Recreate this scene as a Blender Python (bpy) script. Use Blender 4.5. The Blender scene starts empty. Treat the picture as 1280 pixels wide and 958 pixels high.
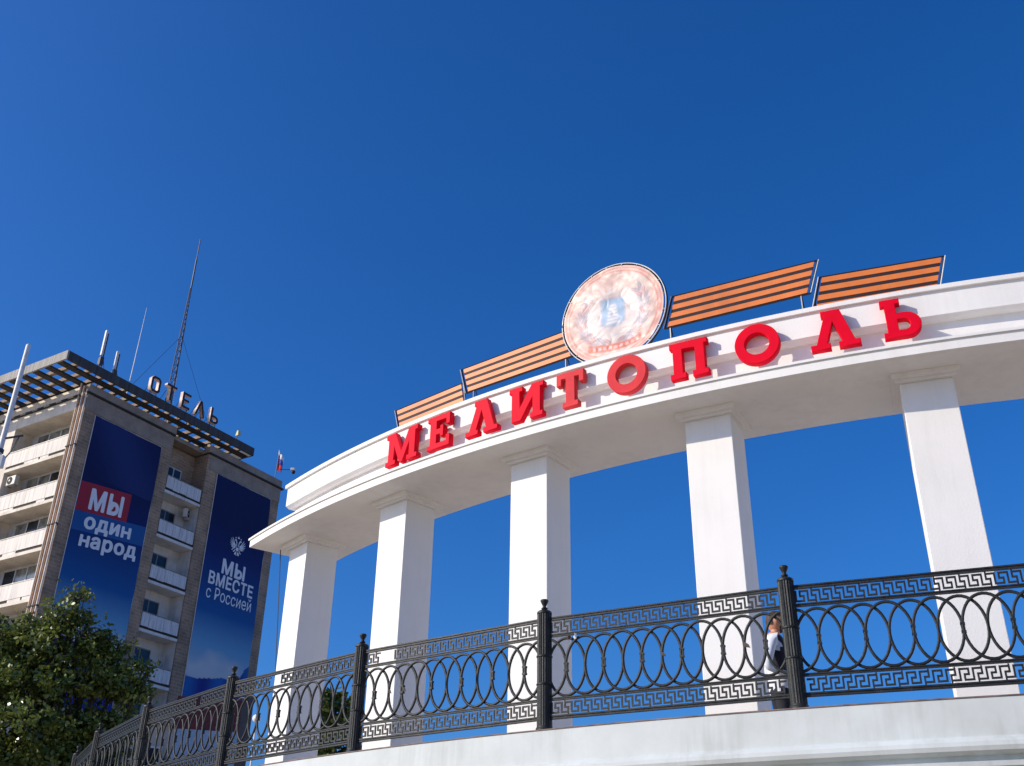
import bpy, bmesh, math, random
import numpy as np
from mathutils import Vector, Matrix, noise as mnoise

R_ = math.radians
S = bpy.context.scene
COL = S.collection

# ------------------------------------------------------------------ camera
EYE = 1.65
PITCH, ROLL = 0.50108, 0.016687
cp, sp, cr, sr = math.cos(PITCH), math.sin(PITCH), math.cos(ROLL), math.sin(ROLL)
fw = Vector((0, cp, sp)); up0 = Vector((0, -sp, cp)); ri0 = Vector((1, 0, 0))
ri = cr * ri0 + sr * up0
up = -sr * ri0 + cr * up0
cam = bpy.data.cameras.new('camera')
cam.sensor_fit = 'HORIZONTAL'; cam.sensor_width = 36.0; cam.lens = 37.113
cam.clip_start = 0.1; cam.clip_end = 6000
camo = bpy.data.objects.new('camera', cam); COL.objects.link(camo)
m = Matrix(((ri.x, up.x, -fw.x, 0), (ri.y, up.y, -fw.y, 0), (ri.z, up.z, -fw.z, EYE), (0, 0, 0, 1)))
camo.matrix_world = m
S.camera = camo

# ------------------------------------------------------------------ sky, sun, exposure
SUN_AZ, SUN_EL = R_(258.0), R_(27.5)        # azimuth clockwise from +Y
w = bpy.data.worlds.new('World'); S.world = w; w.use_nodes = True
nt = w.node_tree; nt.nodes.clear()
sky = nt.nodes.new('ShaderNodeTexSky'); sky.sky_type = 'NISHITA'; sky.sun_disc = False
sky.sun_elevation = SUN_EL; sky.sun_rotation = SUN_AZ
sky.air_density = 1.0; sky.dust_density = 1.6; sky.ozone_density = 10.0; sky.altitude = 0
bg = nt.nodes.new('ShaderNodeBackground'); bg.inputs['Strength'].default_value = 0.15
wo = nt.nodes.new('ShaderNodeOutputWorld')
hs = nt.nodes.new('ShaderNodeHueSaturation'); hs.inputs['Saturation'].default_value = 1.14; hs.inputs['Hue'].default_value = 0.506; hs.inputs['Value'].default_value = 1.08
nt.links.new(sky.outputs[0], hs.inputs['Color']); nt.links.new(hs.outputs[0], bg.inputs[0]); nt.links.new(bg.outputs[0], wo.inputs[0])
sl = bpy.data.lights.new('sun', 'SUN'); sl.energy = 4.6; sl.angle = R_(0.53); sl.color = (1.0, 0.90, 0.75)
so = bpy.data.objects.new('sun', sl); COL.objects.link(so)
sd = Vector((math.sin(SUN_AZ) * math.cos(SUN_EL), math.cos(SUN_AZ) * math.cos(SUN_EL), math.sin(SUN_EL)))
so.rotation_euler = sd.to_track_quat('Z', 'Y').to_euler()
so.location = (-40, -10, 60)
vs = S.view_settings
vs.view_transform = 'Standard'; vs.look = 'None'; vs.exposure = 0.0; vs.gamma = 1.0; vs.use_curve_mapping = False
S.render.engine = 'CYCLES'

# ------------------------------------------------------------------ material helpers
def mat(name, c, rough=0.6, var=0.0, scale=4.0, bump=0.0, bscale=40.0, metal=0.0, spec=0.5, c2=None, coords='Object', stretch=None, streak=0.0):
    M = bpy.data.materials.new(name); M.use_nodes = True
    t = M.node_tree; b = t.nodes['Principled BSDF']
    b.inputs['Roughness'].default_value = rough
    b.inputs['Metallic'].default_value = metal
    b.inputs['Specular IOR Level'].default_value = spec
    b.inputs['Base Color'].default_value = (*c, 1)
    tc = t.nodes.new('ShaderNodeTexCoord'); src = tc.outputs[coords]
    if stretch:
        mp = t.nodes.new('ShaderNodeMapping'); mp.inputs['Scale'].default_value = stretch
        t.links.new(src, mp.inputs[0]); src = mp.outputs[0]
    if var > 0 or c2:
        n = t.nodes.new('ShaderNodeTexNoise'); n.inputs['Scale'].default_value = scale; n.inputs['Detail'].default_value = 7
        n.inputs['Roughness'].default_value = 0.62
        t.links.new(src, n.inputs['Vector'])
        r = t.nodes.new('ShaderNodeValToRGB')
        r.color_ramp.elements[0].position = 0.34; r.color_ramp.elements[1].position = 0.66
        if c2:
            r.color_ramp.elements[0].color = (*c2, 1); r.color_ramp.elements[1].color = (*c, 1)
        else:
            r.color_ramp.elements[0].color = (*[v * (1 - var) for v in c], 1)
            r.color_ramp.elements[1].color = (*[min(1, v * (1 + var * .5)) for v in c], 1)
        t.links.new(n.outputs['Fac'], r.inputs[0]); t.links.new(r.outputs[0], b.inputs['Base Color'])
    if streak > 0:          # rain streaks and grime: tall thin noise multiplied over the colour
        mp2 = t.nodes.new('ShaderNodeMapping'); mp2.inputs['Scale'].default_value = (7, 7, .55); t.links.new(tc.outputs[coords], mp2.inputs[0])
        n3 = t.nodes.new('ShaderNodeTexNoise'); n3.inputs['Scale'].default_value = 1.0; n3.inputs['Detail'].default_value = 6; n3.inputs['Roughness'].default_value = .65; t.links.new(mp2.outputs[0], n3.inputs['Vector'])
        n4 = t.nodes.new('ShaderNodeTexNoise'); n4.inputs['Scale'].default_value = 1.1; n4.inputs['Detail'].default_value = 3; t.links.new(tc.outputs[coords], n4.inputs['Vector'])
        ml = t.nodes.new('ShaderNodeMath'); ml.operation = 'MULTIPLY'; t.links.new(n3.outputs['Fac'], ml.inputs[0]); t.links.new(n4.outputs['Fac'], ml.inputs[1])
        r3 = t.nodes.new('ShaderNodeValToRGB'); r3.color_ramp.elements[0].position = .24; r3.color_ramp.elements[1].position = .40
        r3.color_ramp.elements[0].color = (1, 1, 1, 1); r3.color_ramp.elements[1].color = (1 - streak, 1 - streak * 1.05, 1 - streak * 1.15, 1)
        t.links.new(ml.outputs[0], r3.inputs[0])
        mm = t.nodes.new('ShaderNodeMix'); mm.data_type = 'RGBA'; mm.blend_type = 'MULTIPLY'; mm.inputs['Factor'].default_value = 1
        old = b.inputs['Base Color'].links[0].from_socket if b.inputs['Base Color'].links else None
        if old: t.links.new(old, mm.inputs[6])
        else: mm.inputs[6].default_value = (*c, 1)
        t.links.new(r3.outputs[0], mm.inputs[7]); t.links.new(mm.outputs[2], b.inputs['Base Color'])
    if bump > 0:
        n2 = t.nodes.new('ShaderNodeTexNoise'); n2.inputs['Scale'].default_value = bscale; n2.inputs['Detail'].default_value = 5
        t.links.new(src, n2.inputs['Vector'])
        bp = t.nodes.new('ShaderNodeBump'); bp.inputs['Strength'].default_value = bump; bp.inputs['Distance'].default_value = 0.02
        t.links.new(n2.outputs['Fac'], bp.inputs['Height']); t.links.new(bp.outputs[0], b.inputs['Normal'])
    return M

def brick_mat(name, c1, c2, cm, scale=1.0):
    M = bpy.data.materials.new(name); M.use_nodes = True
    t = M.node_tree; b = t.nodes['Principled BSDF']; b.inputs['Roughness'].default_value = 0.9
    tc = t.nodes.new('ShaderNodeTexCoord')
    sp_ = t.nodes.new('ShaderNodeSeparateXYZ'); t.links.new(tc.outputs['Object'], sp_.inputs[0])
    ad = t.nodes.new('ShaderNodeMath'); ad.operation = 'ADD'; t.links.new(sp_.outputs[0], ad.inputs[0]); t.links.new(sp_.outputs[1], ad.inputs[1])
    cb = t.nodes.new('ShaderNodeCombineXYZ'); t.links.new(ad.outputs[0], cb.inputs[0]); t.links.new(sp_.outputs[2], cb.inputs[1])
    bk = t.nodes.new('ShaderNodeTexBrick'); bk.inputs['Scale'].default_value = scale
    bk.inputs['Color1'].default_value = (*c1, 1); bk.inputs['Color2'].default_value = (*c2, 1); bk.inputs['Mortar'].default_value = (*cm, 1)
    bk.inputs['Mortar Size'].default_value = 0.014; bk.inputs['Brick Width'].default_value = 0.5; bk.inputs['Row Height'].default_value = 0.21
    bk.inputs['Bias'].default_value = -0.1
    t.links.new(cb.outputs[0], bk.inputs['Vector'])
    n = t.nodes.new('ShaderNodeTexNoise'); n.inputs['Scale'].default_value = 0.7; n.inputs['Detail'].default_value = 8
    t.links.new(tc.outputs['Object'], n.inputs['Vector'])
    r = t.nodes.new('ShaderNodeValToRGB'); r.color_ramp.elements[0].position = .3; r.color_ramp.elements[1].position = .7
    r.color_ramp.elements[0].color = (.55, .55, .56, 1); r.color_ramp.elements[1].color = (1.15, 1.1, 1.05, 1)
    t.links.new(n.outputs['Fac'], r.inputs[0])
    mx = t.nodes.new('ShaderNodeMix'); mx.data_type = 'RGBA'; mx.blend_type = 'MULTIPLY'; mx.inputs['Factor'].default_value = 1
    t.links.new(bk.outputs[0], mx.inputs[6]); t.links.new(r.outputs[0], mx.inputs[7]); t.links.new(mx.outputs[2], b.inputs['Base Color'])
    bp = t.nodes.new('ShaderNodeBump'); bp.inputs['Strength'].default_value = .5; bp.inputs['Distance'].default_value = .02
    t.links.new(bk.outputs['Fac'], bp.inputs['Height']); bp.invert = True; t.links.new(bp.outputs[0], b.inputs['Normal'])
    return M

def attr_mat(name, attr, rough=0.5, spec=.5, bump=0, bscale=10, coat=0):
    M = bpy.data.materials.new(name); M.use_nodes = True
    t = M.node_tree; b = t.nodes['Principled BSDF']; b.inputs['Roughness'].default_value = rough; b.inputs['Specular IOR Level'].default_value = spec
    b.inputs['Coat Weight'].default_value = coat
    a = t.nodes.new('ShaderNodeAttribute'); a.attribute_name = attr
    t.links.new(a.outputs['Color'], b.inputs['Base Color'])
    if bump:
        tc = t.nodes.new('ShaderNodeTexCoord')
        n2 = t.nodes.new('ShaderNodeTexNoise'); n2.inputs['Scale'].default_value = bscale; n2.inputs['Detail'].default_value = 4; n2.inputs['Distortion'].default_value = 1.2
        t.links.new(tc.outputs['Object'], n2.inputs['Vector'])
        bp = t.nodes.new('ShaderNodeBump'); bp.inputs['Strength'].default_value = bump; bp.inputs['Distance'].default_value = .03
        t.links.new(n2.outputs['Fac'], bp.inputs['Height']); t.links.new(bp.outputs[0], b.inputs['Normal'])
    return M

M_ = {}
M_['white'] = mat('white_plaster', (.82, .795, .76), .75, var=.03, scale=1.3, bump=.12, bscale=45, streak=.06)
M_['soffit'] = mat('soffit_plaster', (.80, .79, .77), .8, var=.05, scale=1.5, bump=.1, bscale=50)
M_['parapet'] = mat('parapet_paint', (.60, .635, .625), .8, var=.12, scale=1.6, bump=.08, bscale=18, c2=(.52, .545, .525), streak=.15)
M_['capping'] = mat('wall_capping', (.20, .15, .13), .8, var=.5, scale=9)
M_['iron'] = mat('painted_iron', (.019, .021, .021), .5, var=.6, scale=9, bump=.2, bscale=90, spec=.32)
M_['iron2'] = mat('weathered_iron', (.055, .04, .034), .6, var=.5, scale=30, bump=.2, bscale=90)
M_['red'] = mat('red_sign', (.78, .0012, .022), .6, var=.16, scale=1.7, spec=.08, streak=.10)
M_['redfade'] = mat('faded_red_sign', (.70, .05, .058), .6, var=.2, scale=1.7, spec=.08, streak=.10)
M_['orange'] = mat('orange_print', (.74, .195, .036), .55, var=.15, scale=1.5, streak=.12)
M_['blackstripe'] = mat('black_print', (.016, .006, .010), .75, var=.3, scale=5)
M_['blacksteel'] = mat('black_steel', (.012, .012, .014), .4, var=.3, scale=10)
M_['whitesteel'] = mat('pale_steel', (.70, .69, .66), .5, var=.15, scale=8)
M_['brick'] = brick_mat('brown_brick', (.37, .265, .18), (.27, .20, .145), (.46, .37, .285))
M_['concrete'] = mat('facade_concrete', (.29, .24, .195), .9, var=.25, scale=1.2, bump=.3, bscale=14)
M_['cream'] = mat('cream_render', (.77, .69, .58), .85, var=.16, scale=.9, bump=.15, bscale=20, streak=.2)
M_['creampanel'] = mat('balcony_sheet', (.76, .70, .63), .8, var=.22, scale=1.4, bump=.35, bscale=9, stretch=(1, 3.5, .25))
M_['whitepanel'] = mat('white_balcony_sheet', (.62, .62, .63), .7, var=.28, scale=3.2, bump=.3, bscale=9, stretch=(3.5, 1, .3))
M_['whitewall'] = mat('white_wall_paint', (.66, .655, .64), .85, var=.12, scale=1.3, streak=.25)
M_['dark'] = mat('dark_fill', (.02, .018, .016), .8, var=.3, scale=6)
M_['timber'] = mat('canopy_timber', (.052, .043, .036), .85, var=.5, scale=3, bump=.3, bscale=12)
M_['fascia'] = mat('ribbed_shaded_fascia', (.055, .056, .058), .8, var=.5, scale=2, bump=.8, bscale=6, stretch=(6, 6, .05))  # ribbed fascia on the shaded side, with the shade put into its dark colour
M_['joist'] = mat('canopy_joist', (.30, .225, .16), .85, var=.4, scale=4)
M_['fasciasunlit'] = mat('ribbed_sunlit_fascia', (.34, .32, .29), .8, var=.4, scale=2, bump=.8, bscale=6, stretch=(6, 6, .05))  # same ribbed fascia on the sunlit side, with the sunlight put into its paler colour
M_['paleconc'] = mat('pale_joist', (.50, .39, .29), .85, var=.3, scale=4)
M_['pipe'] = mat('white_pipe', (.72, .66, .58), .5, var=.25, scale=3)
M_['rust'] = mat('rusty_pipe', (.38, .17, .07), .7, var=.5, scale=5)
M_['glass'] = mat('window_glass', (.018, .025, .035), .12, var=.6, scale=.8, spec=.35)
M_['glasslit'] = mat('window_glass_curtain', (.26, .26, .22), .15, var=.7, scale=1.4, spec=.6)
M_['frame'] = mat('window_frame', (.55, .57, .58), .6, var=.2, scale=4)
M_['framedark'] = mat('weathered_frame', (.24, .23, .22), .7, var=.3, scale=4)
M_['acbody'] = mat('ac_casing', (.58, .56, .50), .5, var=.15, scale=4)
M_['bark'] = mat('bark', (.075, .055, .04), .95, var=.5, scale=6, bump=.8, bscale=14, stretch=(1, 1, .2))
M_['paving'] = mat('paving', (.62, .50, .36), .9, var=.25, scale=.4, bump=.2, bscale=5)
M_['ground'] = mat('ground_mix', (.50, .40, .28), .95, var=.3, scale=.05, c2=(.36, .29, .20))
M_['steelmast'] = mat('mast_steel', (.06, .055, .07), .6, var=.4, scale=2)
M_['antenna'] = mat('antenna_casing', (.70, .69, .66), .5, var=.1, scale=2)
M_['lampglobe'] = mat('opal_globe', (.82, .80, .74), .3, var=.03, scale=2)
M_['maroon'] = mat('maroon_board', (.085, .004, .010), .5, var=.15, scale=1)
M_['paleblue'] = mat('pale_blue_board', (.22, .32, .46), .6, var=.15, scale=1)
M_['slate'] = mat('slate_board', (.055, .055, .065), .7, var=.2, scale=1)
M_['annex'] = mat('annex_render', (.40, .37, .33), .9, var=.15, scale=.8)
M_['skin'] = mat('skin', (.60, .27, .15), .55, var=.1, scale=12)
M_['hair'] = mat('brown_hair', (.06, .032, .018), .7, var=.4, scale=40)
M_['shirt'] = mat('white_shirt', (.70, .72, .76), .85, var=.08, scale=8, bump=.3, bscale=18)
M_['blackcloth'] = mat('black_cloth', (.012, .012, .018), .85, var=.2, scale=8, bump=.3, bscale=18)
M_['boxred'] = mat('banner_red', (.36, .003, .018), .6, var=.12, scale=.6)
M_['boxblue'] = mat('banner_blue_box', (.002, .075, .28), .6, var=.12, scale=.6)
M_['lettergrey'] = mat('banner_lettering', (.74, .76, .80), .6, var=.06, scale=.8)
M_['hotelletter'] = mat('hotel_letter_shaded_front', (.045, .018, .015), .6, var=.3, scale=3)  # letter fronts, their shade painted in as a darker colour
M_['hotelside'] = mat('hotel_letter_sunlit_side', (.72, .55, .48), .6, var=.2, scale=3)  # letter sides, sunlight on the edges painted in as a paler colour
M_['yellow'] = mat('floodlight_yellow', (.60, .52, .20), .5, var=.2, scale=3)
M_['flagwhite'] = mat('flag_white', (.8, .8, .8), .8, var=.04)
M_['flagblue'] = mat('flag_blue', (.03, .06, .38), .8, var=.04)
M_['flagred'] = mat('flag_red', (.62, .02, .03), .8, var=.04)
M_['leafscrap'] = mat('dry_leaf', (.05, .035, .03), .9, var=.4, scale=20)
M_['paper'] = mat('white_scrap', (.8, .8, .78), .8, var=.1, scale=20)

# ------------------------------------------------------------------ mesh helpers
class MB:
    def __init__(s): s.v = []; s.f = []; s.mi = []
    def add(s, v, f, mi=0):
        o = len(s.v); s.v += [tuple(p) for p in v]; s.f += [tuple(i + o for i in q) for q in f]; s.mi += [mi] * len(f)
        return s
    def box(s, a, b, mi=0):
        x0, y0, z0 = a; x1, y1, z1 = b
        v = [(x0, y0, z0), (x1, y0, z0), (x1, y1, z0), (x0, y1, z0), (x0, y0, z1), (x1, y0, z1), (x1, y1, z1), (x0, y1, z1)]
        return s.add(v, [(0, 3, 2, 1), (4, 5, 6, 7), (0, 1, 5, 4), (1, 2, 6, 5), (2, 3, 7, 6), (3, 0, 4, 7)], mi)
    def tube(s, pts, r, n=6, mi=0, cap=True):
        pts = [Vector(p) for p in pts]; rr = r if isinstance(r, (list, tuple)) else [r] * len(pts)
        vs, fs = [], []
        for i, p in enumerate(pts):
            d = (pts[min(i + 1, len(pts) - 1)] - pts[max(i - 1, 0)]).normalized()
            a = d.cross(Vector((0, 0, 1)));
            if a.length < 1e-3: a = d.cross(Vector((1, 0, 0)))
            a.normalize(); b = d.cross(a)
            for k in range(n):
                t = 2 * math.pi * k / n; vs.append(p + (a * math.cos(t) + b * math.sin(t)) * rr[i])
        for i in range(len(pts) - 1):
            for k in range(n):
                k2 = (k + 1) % n; fs.append((i * n + k, i * n + k2, (i + 1) * n + k2, (i + 1) * n + k))
        if cap:
            fs.append(tuple(range(n))[::-1]); fs.append(tuple((len(pts) - 1) * n + k for k in range(n)))
        return s.add(vs, fs, mi)
    def lathe(s, prof, n=16, c=(0, 0), mi=0, flute=None):
        vs, fs = [], []
        for (r, z) in prof:
            for k in range(n):
                t = 2 * math.pi * k / n; q = r * (flute if (flute and k % 2) else 1)
                vs.append((c[0] + q * math.cos(t), c[1] + q * math.sin(t), z))
        for i in range(len(prof) - 1):
            for k in range(n):
                k2 = (k + 1) % n; fs.append((i * n + k, i * n + k2, (i + 1) * n + k2, (i + 1) * n + k))
        fs.append(tuple(range(n))[::-1]); fs.append(tuple((len(prof) - 1) * n + k for k in range(n)))
        return s.add(vs, fs, mi)
    def build(s, name, mats, parent=None, smooth=False):
        me = bpy.data.meshes.new(name); me.from_pydata(s.v, [], s.f)
        mats = mats if isinstance(mats, (list, tuple)) else [mats]
        for q in mats: me.materials.append(M_[q] if isinstance(q, str) else q)
        if len(mats) > 1: me.polygons.foreach_set('material_index', s.mi)
        bm = bmesh.new(); bm.from_mesh(me); bmesh.ops.recalc_face_normals(bm, faces=bm.faces[:]); bm.to_mesh(me); bm.free()
        if smooth: me.shade_smooth()
        me.update()
        return link(name, me, parent)

def link(name, data, parent=None, loc=None, rot=None):
    o = bpy.data.objects.new(name, data); COL.objects.link(o)
    if parent: o.parent = parent
    if loc is not None: o.location = loc
    if rot is not None: o.rotation_euler = rot
    return o

def tag(o, label=None, cat=None, group=None, kind=None):
    if label: o['label'] = label
    if cat: o['category'] = cat
    if group: o['group'] = group
    if kind: o['kind'] = kind
    return o

def thing(name, label, cat, loc=(0, 0, 0), rotz=0, group=None):
    o = link(name, None, None, loc, (0, 0, rotz)); o.empty_display_size = .1
    return tag(o, label, cat, group)

def bevel(o, w=.01, seg=2):
    md = o.modifiers.new('bevel', 'BEVEL'); md.width = w; md.segments = seg; md.limit_method = 'ANGLE'; md.angle_limit = R_(40)
    return o

def curve_mesh(name, loops, depth, bev=0.0):
    """filled outline with holes, extruded: loops are lists of (x, z); front faces -Y"""
    cu = bpy.data.curves.new(name, 'CURVE'); cu.dimensions = '2D'; cu.fill_mode = 'BOTH'; cu.extrude = depth / 2
    if bev: cu.bevel_depth = bev; cu.bevel_resolution = 1; cu.offset = -bev
    for lp in loops:
        sp_ = cu.splines.new('POLY'); sp_.points.add(len(lp) - 1); sp_.use_cyclic_u = True
        for p, (x, y) in zip(sp_.points, lp): p.co = (x, y, 0, 1)
    return curve_to_mesh(cu, name)

def curve_to_mesh(cu, name):
    ob = bpy.data.objects.new('tmp_curve', cu); COL.objects.link(ob)
    dg = bpy.context.evaluated_depsgraph_get()
    me = bpy.data.meshes.new_from_object(ob.evaluated_get(dg)); me.name = name
    bpy.data.objects.remove(ob); bpy.data.curves.remove(cu)
    me.transform(Matrix.Rotation(R_(90), 4, 'X'))
    me.materials.clear()
    return me

def text_mesh(txt, width, height, bold=0.03, name='lettering', caps=''):
    """flat lettering; weight is added by layering slightly shifted copies, each a hair in front of the last"""
    cu = bpy.data.curves.new(name, 'FONT'); cu.body = txt; cu.size = 1; cu.space_character = 1.0 + bold * 2.2; cu.resolution_u = 4; cu.small_caps_scale = .76
    for q, ch in enumerate(txt):
        if ch in caps: cu.body_format[q].use_small_caps = True
    me = curve_to_mesh(cu, name)
    co = np.array([v.co[:] for v in me.vertices]); mn, mx = co.min(0), co.max(0)
    fs = [tuple(p.vertices) for p in me.polygons]
    sx = (width - 2 * bold * width / (mx[0] - mn[0])) / (mx[0] - mn[0]); sz = height / (mx[2] - mn[2] + 2 * bold)
    base = [((x - mn[0] + bold) * sx, 0, (z - mn[2] + bold) * sz) for x, _, z in co]
    b = MB(); k = 12 if bold > .01 else 4
    for q in range(k):
        an = 2 * math.pi * q / k; dx, dz = bold * sx * math.cos(an), bold * sz * math.sin(an) * .8
        b.add([(x + dx, -.0008 * q, z + dz) for x, _, z in base], fs)
    b.add([(x, -.0008 * k, z) for x, _, z in base], fs)
    out = bpy.data.meshes.new(name); out.from_pydata(b.v, [], b.f); out.update(); bpy.data.meshes.remove(me)
    return out

# ------------------------------------------------------------------ setting: ground and terrace
CX, CY = 11.3216, 28.5566
def pol(th, R, z=0.0):
    t = R_(th); return (CX + R * math.sin(t), CY + R * math.cos(t), z)
def tang(th):                       # unit vector to the right, seen from outside the circle
    t = R_(th); return Vector((-math.cos(t), math.sin(t), 0))
def nrm(th):
    t = R_(th); return Vector((math.sin(t), math.cos(t), 0))
def rotz_out(th):                   # rotation so that local X = right along the curve, local -Y = outward
    v = tang(th); return math.atan2(v.y, v.x)

g = MB()
N = 48
g.add([(x * 150 - 3000, y * 150 - 3000, 0) for y in range(41) for x in range(41)],
      [(j * 41 + i, j * 41 + i + 1, (j + 1) * 41 + i + 1, (j + 1) * 41 + i) for j in range(40) for i in range(40)])
tag(g.build('ground', 'ground'), kind='structure')
FLOOR = 3.25
g = MB()
ths = [i * 5 for i in range(72)]
g.add([pol(t, 20.85, FLOOR) for t in ths], [tuple(range(72))[::-1]])
tag(g.build('terrace_floor', 'paving'), kind='structure')

def sweep(name, prof, th1, th2, step, mats, parent=None, mis=None, smooth=False):
    """sweep a closed (R, z) profile along the circle from th1 down to th2"""
    n = max(2, int(abs(th1 - th2) / step)); v = []; f = []; mi = []
    k = len(prof)
    for i in range(n + 1):
        t = th1 + (th2 - th1) * i / n
        v += [pol(t, R, z) for R, z in prof]
    for i in range(n):
        for j in range(k):
            j2 = (j + 1) % k
            f.append((i * k + j, i * k + j2, (i + 1) * k + j2, (i + 1) * k + j)); mi.append(mis[j] if mis else 0)
    f.append(tuple(range(k))); mi.append(0); f.append(tuple(n * k + j for j in range(k))[::-1]); mi.append(0)
    b = MB(); b.v = v; b.f = f; b.mi = mi
    return b.build(name, mats, parent, smooth)

# terrace wall
wall = thing('terrace_wall', 'curved pale grey-green terrace wall with a rounded ledge under the iron railing', 'wall', pol(208, 21, 0))
def keep(o, parent):                # parent while keeping world placement (parent is an unrotated or rotated empty)
    bpy.context.view_layer.update()
    o.parent = parent; o.matrix_parent_inverse = parent.matrix_world.inverted(); return o
WT = 3.632
prof = [(20.40, 0.0), (20.95, 0.0), (20.95, 3.075), (21.03, 3.082), (21.035, 3.122), (20.93, 3.128), (20.93, 3.178), (21.0, 3.186),
        (21.03, 3.205), (21.042, 3.24), (21.035, 3.275), (21.01, 3.305), (20.975, 3.325), (20.965, WT), (20.40, WT)]
keep(sweep('wall_face', prof, 300, 165, .8, 'parapet'), wall)
keep(sweep('capping', [(20.42, WT + .002), (20.972, WT + .002), (20.972, WT + .013), (20.42, WT + .013)], 299.9, 165.1, .8, 'capping'), wall)

# ------------------------------------------------------------------ colonnade
C_ = thing('colonnade', 'white curved colonnade of square columns carrying a stepped entablature', 'colonnade', pol(216, 18.5, FLOOR))
ZS = 6.108 + EYE
keep(sweep('roof_slab', [(17.96, ZS), (19.455, ZS), (19.455, ZS + .122), (17.96, ZS + .122)], 234.0, 178, .5, 'white'), C_)
keep(sweep('slab_lip', [(17.95, ZS + .122), (19.478, ZS + .122), (19.478, ZS + .155), (17.95, ZS + .16)], 234.1, 177.9, .5, 'white'), C_)
ZF = ZS + .16
ZB = 6.735 + EYE
keep(sweep('frieze', [(18.2, ZF), (19.09, ZF), (19.09, ZF + .03), (18.985, ZF + .05), (18.985, ZB), (18.2, ZB)], 232.15, 178.4, .5, 'white'), C_)
keep(sweep('upper_band', [(18.15, ZB), (19.06, ZB), (19.105, ZB + .032), (19.12, ZB + .034), (19.12, ZB + .365), (18.15, ZB + .365)], 232.45, 178.2, .5, 'white'), C_)
keep(sweep('top_lip', [(18.13, ZB + .365), (19.158, ZB + .365), (19.158, ZB + .425), (18.13, ZB + .44)], 232.55, 178.1, .5, 'white'), C_)
CW, CD, RF = .593, .574, 18.947
TH0, DTH = 231.5, 7.867
me_col = None
for k in range(7):
    th = TH0 - DTH * k
    if me_col is None:
        b = MB(); b.box((-CW / 2, 0, 0), (CW / 2, CD, ZS - .095 - FLOOR)); o = b.build('column', 'white'); me_col = o.data
        bevel(o, .008, 2)
        b = MB(); zc0 = ZS - .125 - FLOOR
        b.box((-CW / 2 - .04, -.05, zc0 + .03), (CW / 2 + .04, CD + .05, zc0 + .065))
        b.box((-CW / 2 - .085, -.115, zc0 + .065), (CW / 2 + .085, CD + .1, zc0 + .125))
        cpo = b.build('capital', 'white', o); me_cap = cpo.data
        b = MB(); b.box((-CW / 2 - .06, -.06, 0), (CW / 2 + .06, CD + .06, .14))
        bso = b.build('base', 'white', o); me_base = bso.data
    else:
        o = link('column', me_col); bevel(o, .008, 2)
        link('capital', me_cap, o); link('base', me_base, o)
    o.location = pol(th, RF, FLOOR); o.rotation_euler = (0, 0, rotz_out(th))
    keep(o, C_)

# ------------------------------------------------------------------ red letters
def arc(cx, cy, r, a0, a1, n, ry=None):
    ry = ry or r
    return [(cx + r * math.cos(R_(a0 + (a1 - a0) * i / n)), cy + ry * math.sin(R_(a0 + (a1 - a0) * i / n))) for i in range(n + 1)]
GL = {
 'M': (1.30, [[(0, 0), (.42, 0), (.42, .14), (.33, .14), (.33, .60), (.585, 0), (.715, 0), (.97, .60), (.97, .14), (.88, .14), (.88, 0), (1.3, 0), (1.3, .14), (1.2, .14), (1.2, .86), (1.3, .86), (1.3, 1), (.93, 1), (.65, .34), (.37, 1), (0, 1), (0, .86), (.1, .86), (.1, .14), (0, .14)]]),
 'E': (.84, [[(0, 0), (.84, 0), (.84, .34), (.70, .34), (.70, .16), (.34, .16), (.34, .42), (.48, .42), (.48, .34), (.60, .34), (.60, .68), (.48, .68), (.48, .59), (.34, .59), (.34, .84), (.70, .84), (.70, .66), (.84, .66), (.84, 1), (0, 1), (0, .86), (.1, .86), (.1, .14), (0, .14)]]),
 'L': (1.10, [[(0, 0), (.44, 0), (.44, .14), (.37, .14), (.54, .70), (.71, .14), (.62, .14), (.62, 0), (1.10, 0), (1.10, .14), (.99, .14), (.73, 1), (.30, 1), (.30, .86), (.37, .86), (.13, .14), (0, .14)]]),
 'I': (1.08, [[(.08, 0), (.37, 0), (.74, .62), (.74, .14), (.66, .14), (.66, 0), (1.06, 0), (1.06, .14), (.98, .14), (.98, .86), (1.08, .86), (1.08, 1), (.72, 1), (.33, .36), (.33, .86), (.42, .86), (.42, 1), (0, 1), (0, .86), (.08, .86)]]),
 'T': (.80, [[(.17, 0), (.63, 0), (.63, .15), (.53, .15), (.53, .84), (.66, .84), (.66, .66), (.8, .66), (.8, 1), (0, 1), (0, .66), (.14, .66), (.14, .84), (.27, .84), (.27, .15), (.17, .15)]]),
 'O': (1.04, [arc(.52, .5, .53, 0, 354, 59, .53), arc(.52, .5, .29, 0, 350, 35, .29)]),
 'P': (.96, [[(0, 0), (.40, 0), (.40, .15), (.32, .15), (.32, .80), (.64, .80), (.64, .15), (.56, .15), (.56, 0), (.96, 0), (.96, .15), (.88, .15), (.88, .85), (.96, .85), (.96, 1), (0, 1), (0, .85), (.08, .85), (.08, .15), (0, .15)]]),
 'b': (.82, [[(0, 0)] + arc(.50, .31, .32, -90, 90, 18, .31) + [(.33, .62), (.33, .86), (.43, .86), (.43, 1), (0, 1), (0, .86), (.09, .86), (.09, .14), (0, .14)],
             arc(.47, .31, .12, -90, 90, 10, .14) + [(.33, .45), (.33, .17)]]),
}
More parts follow.
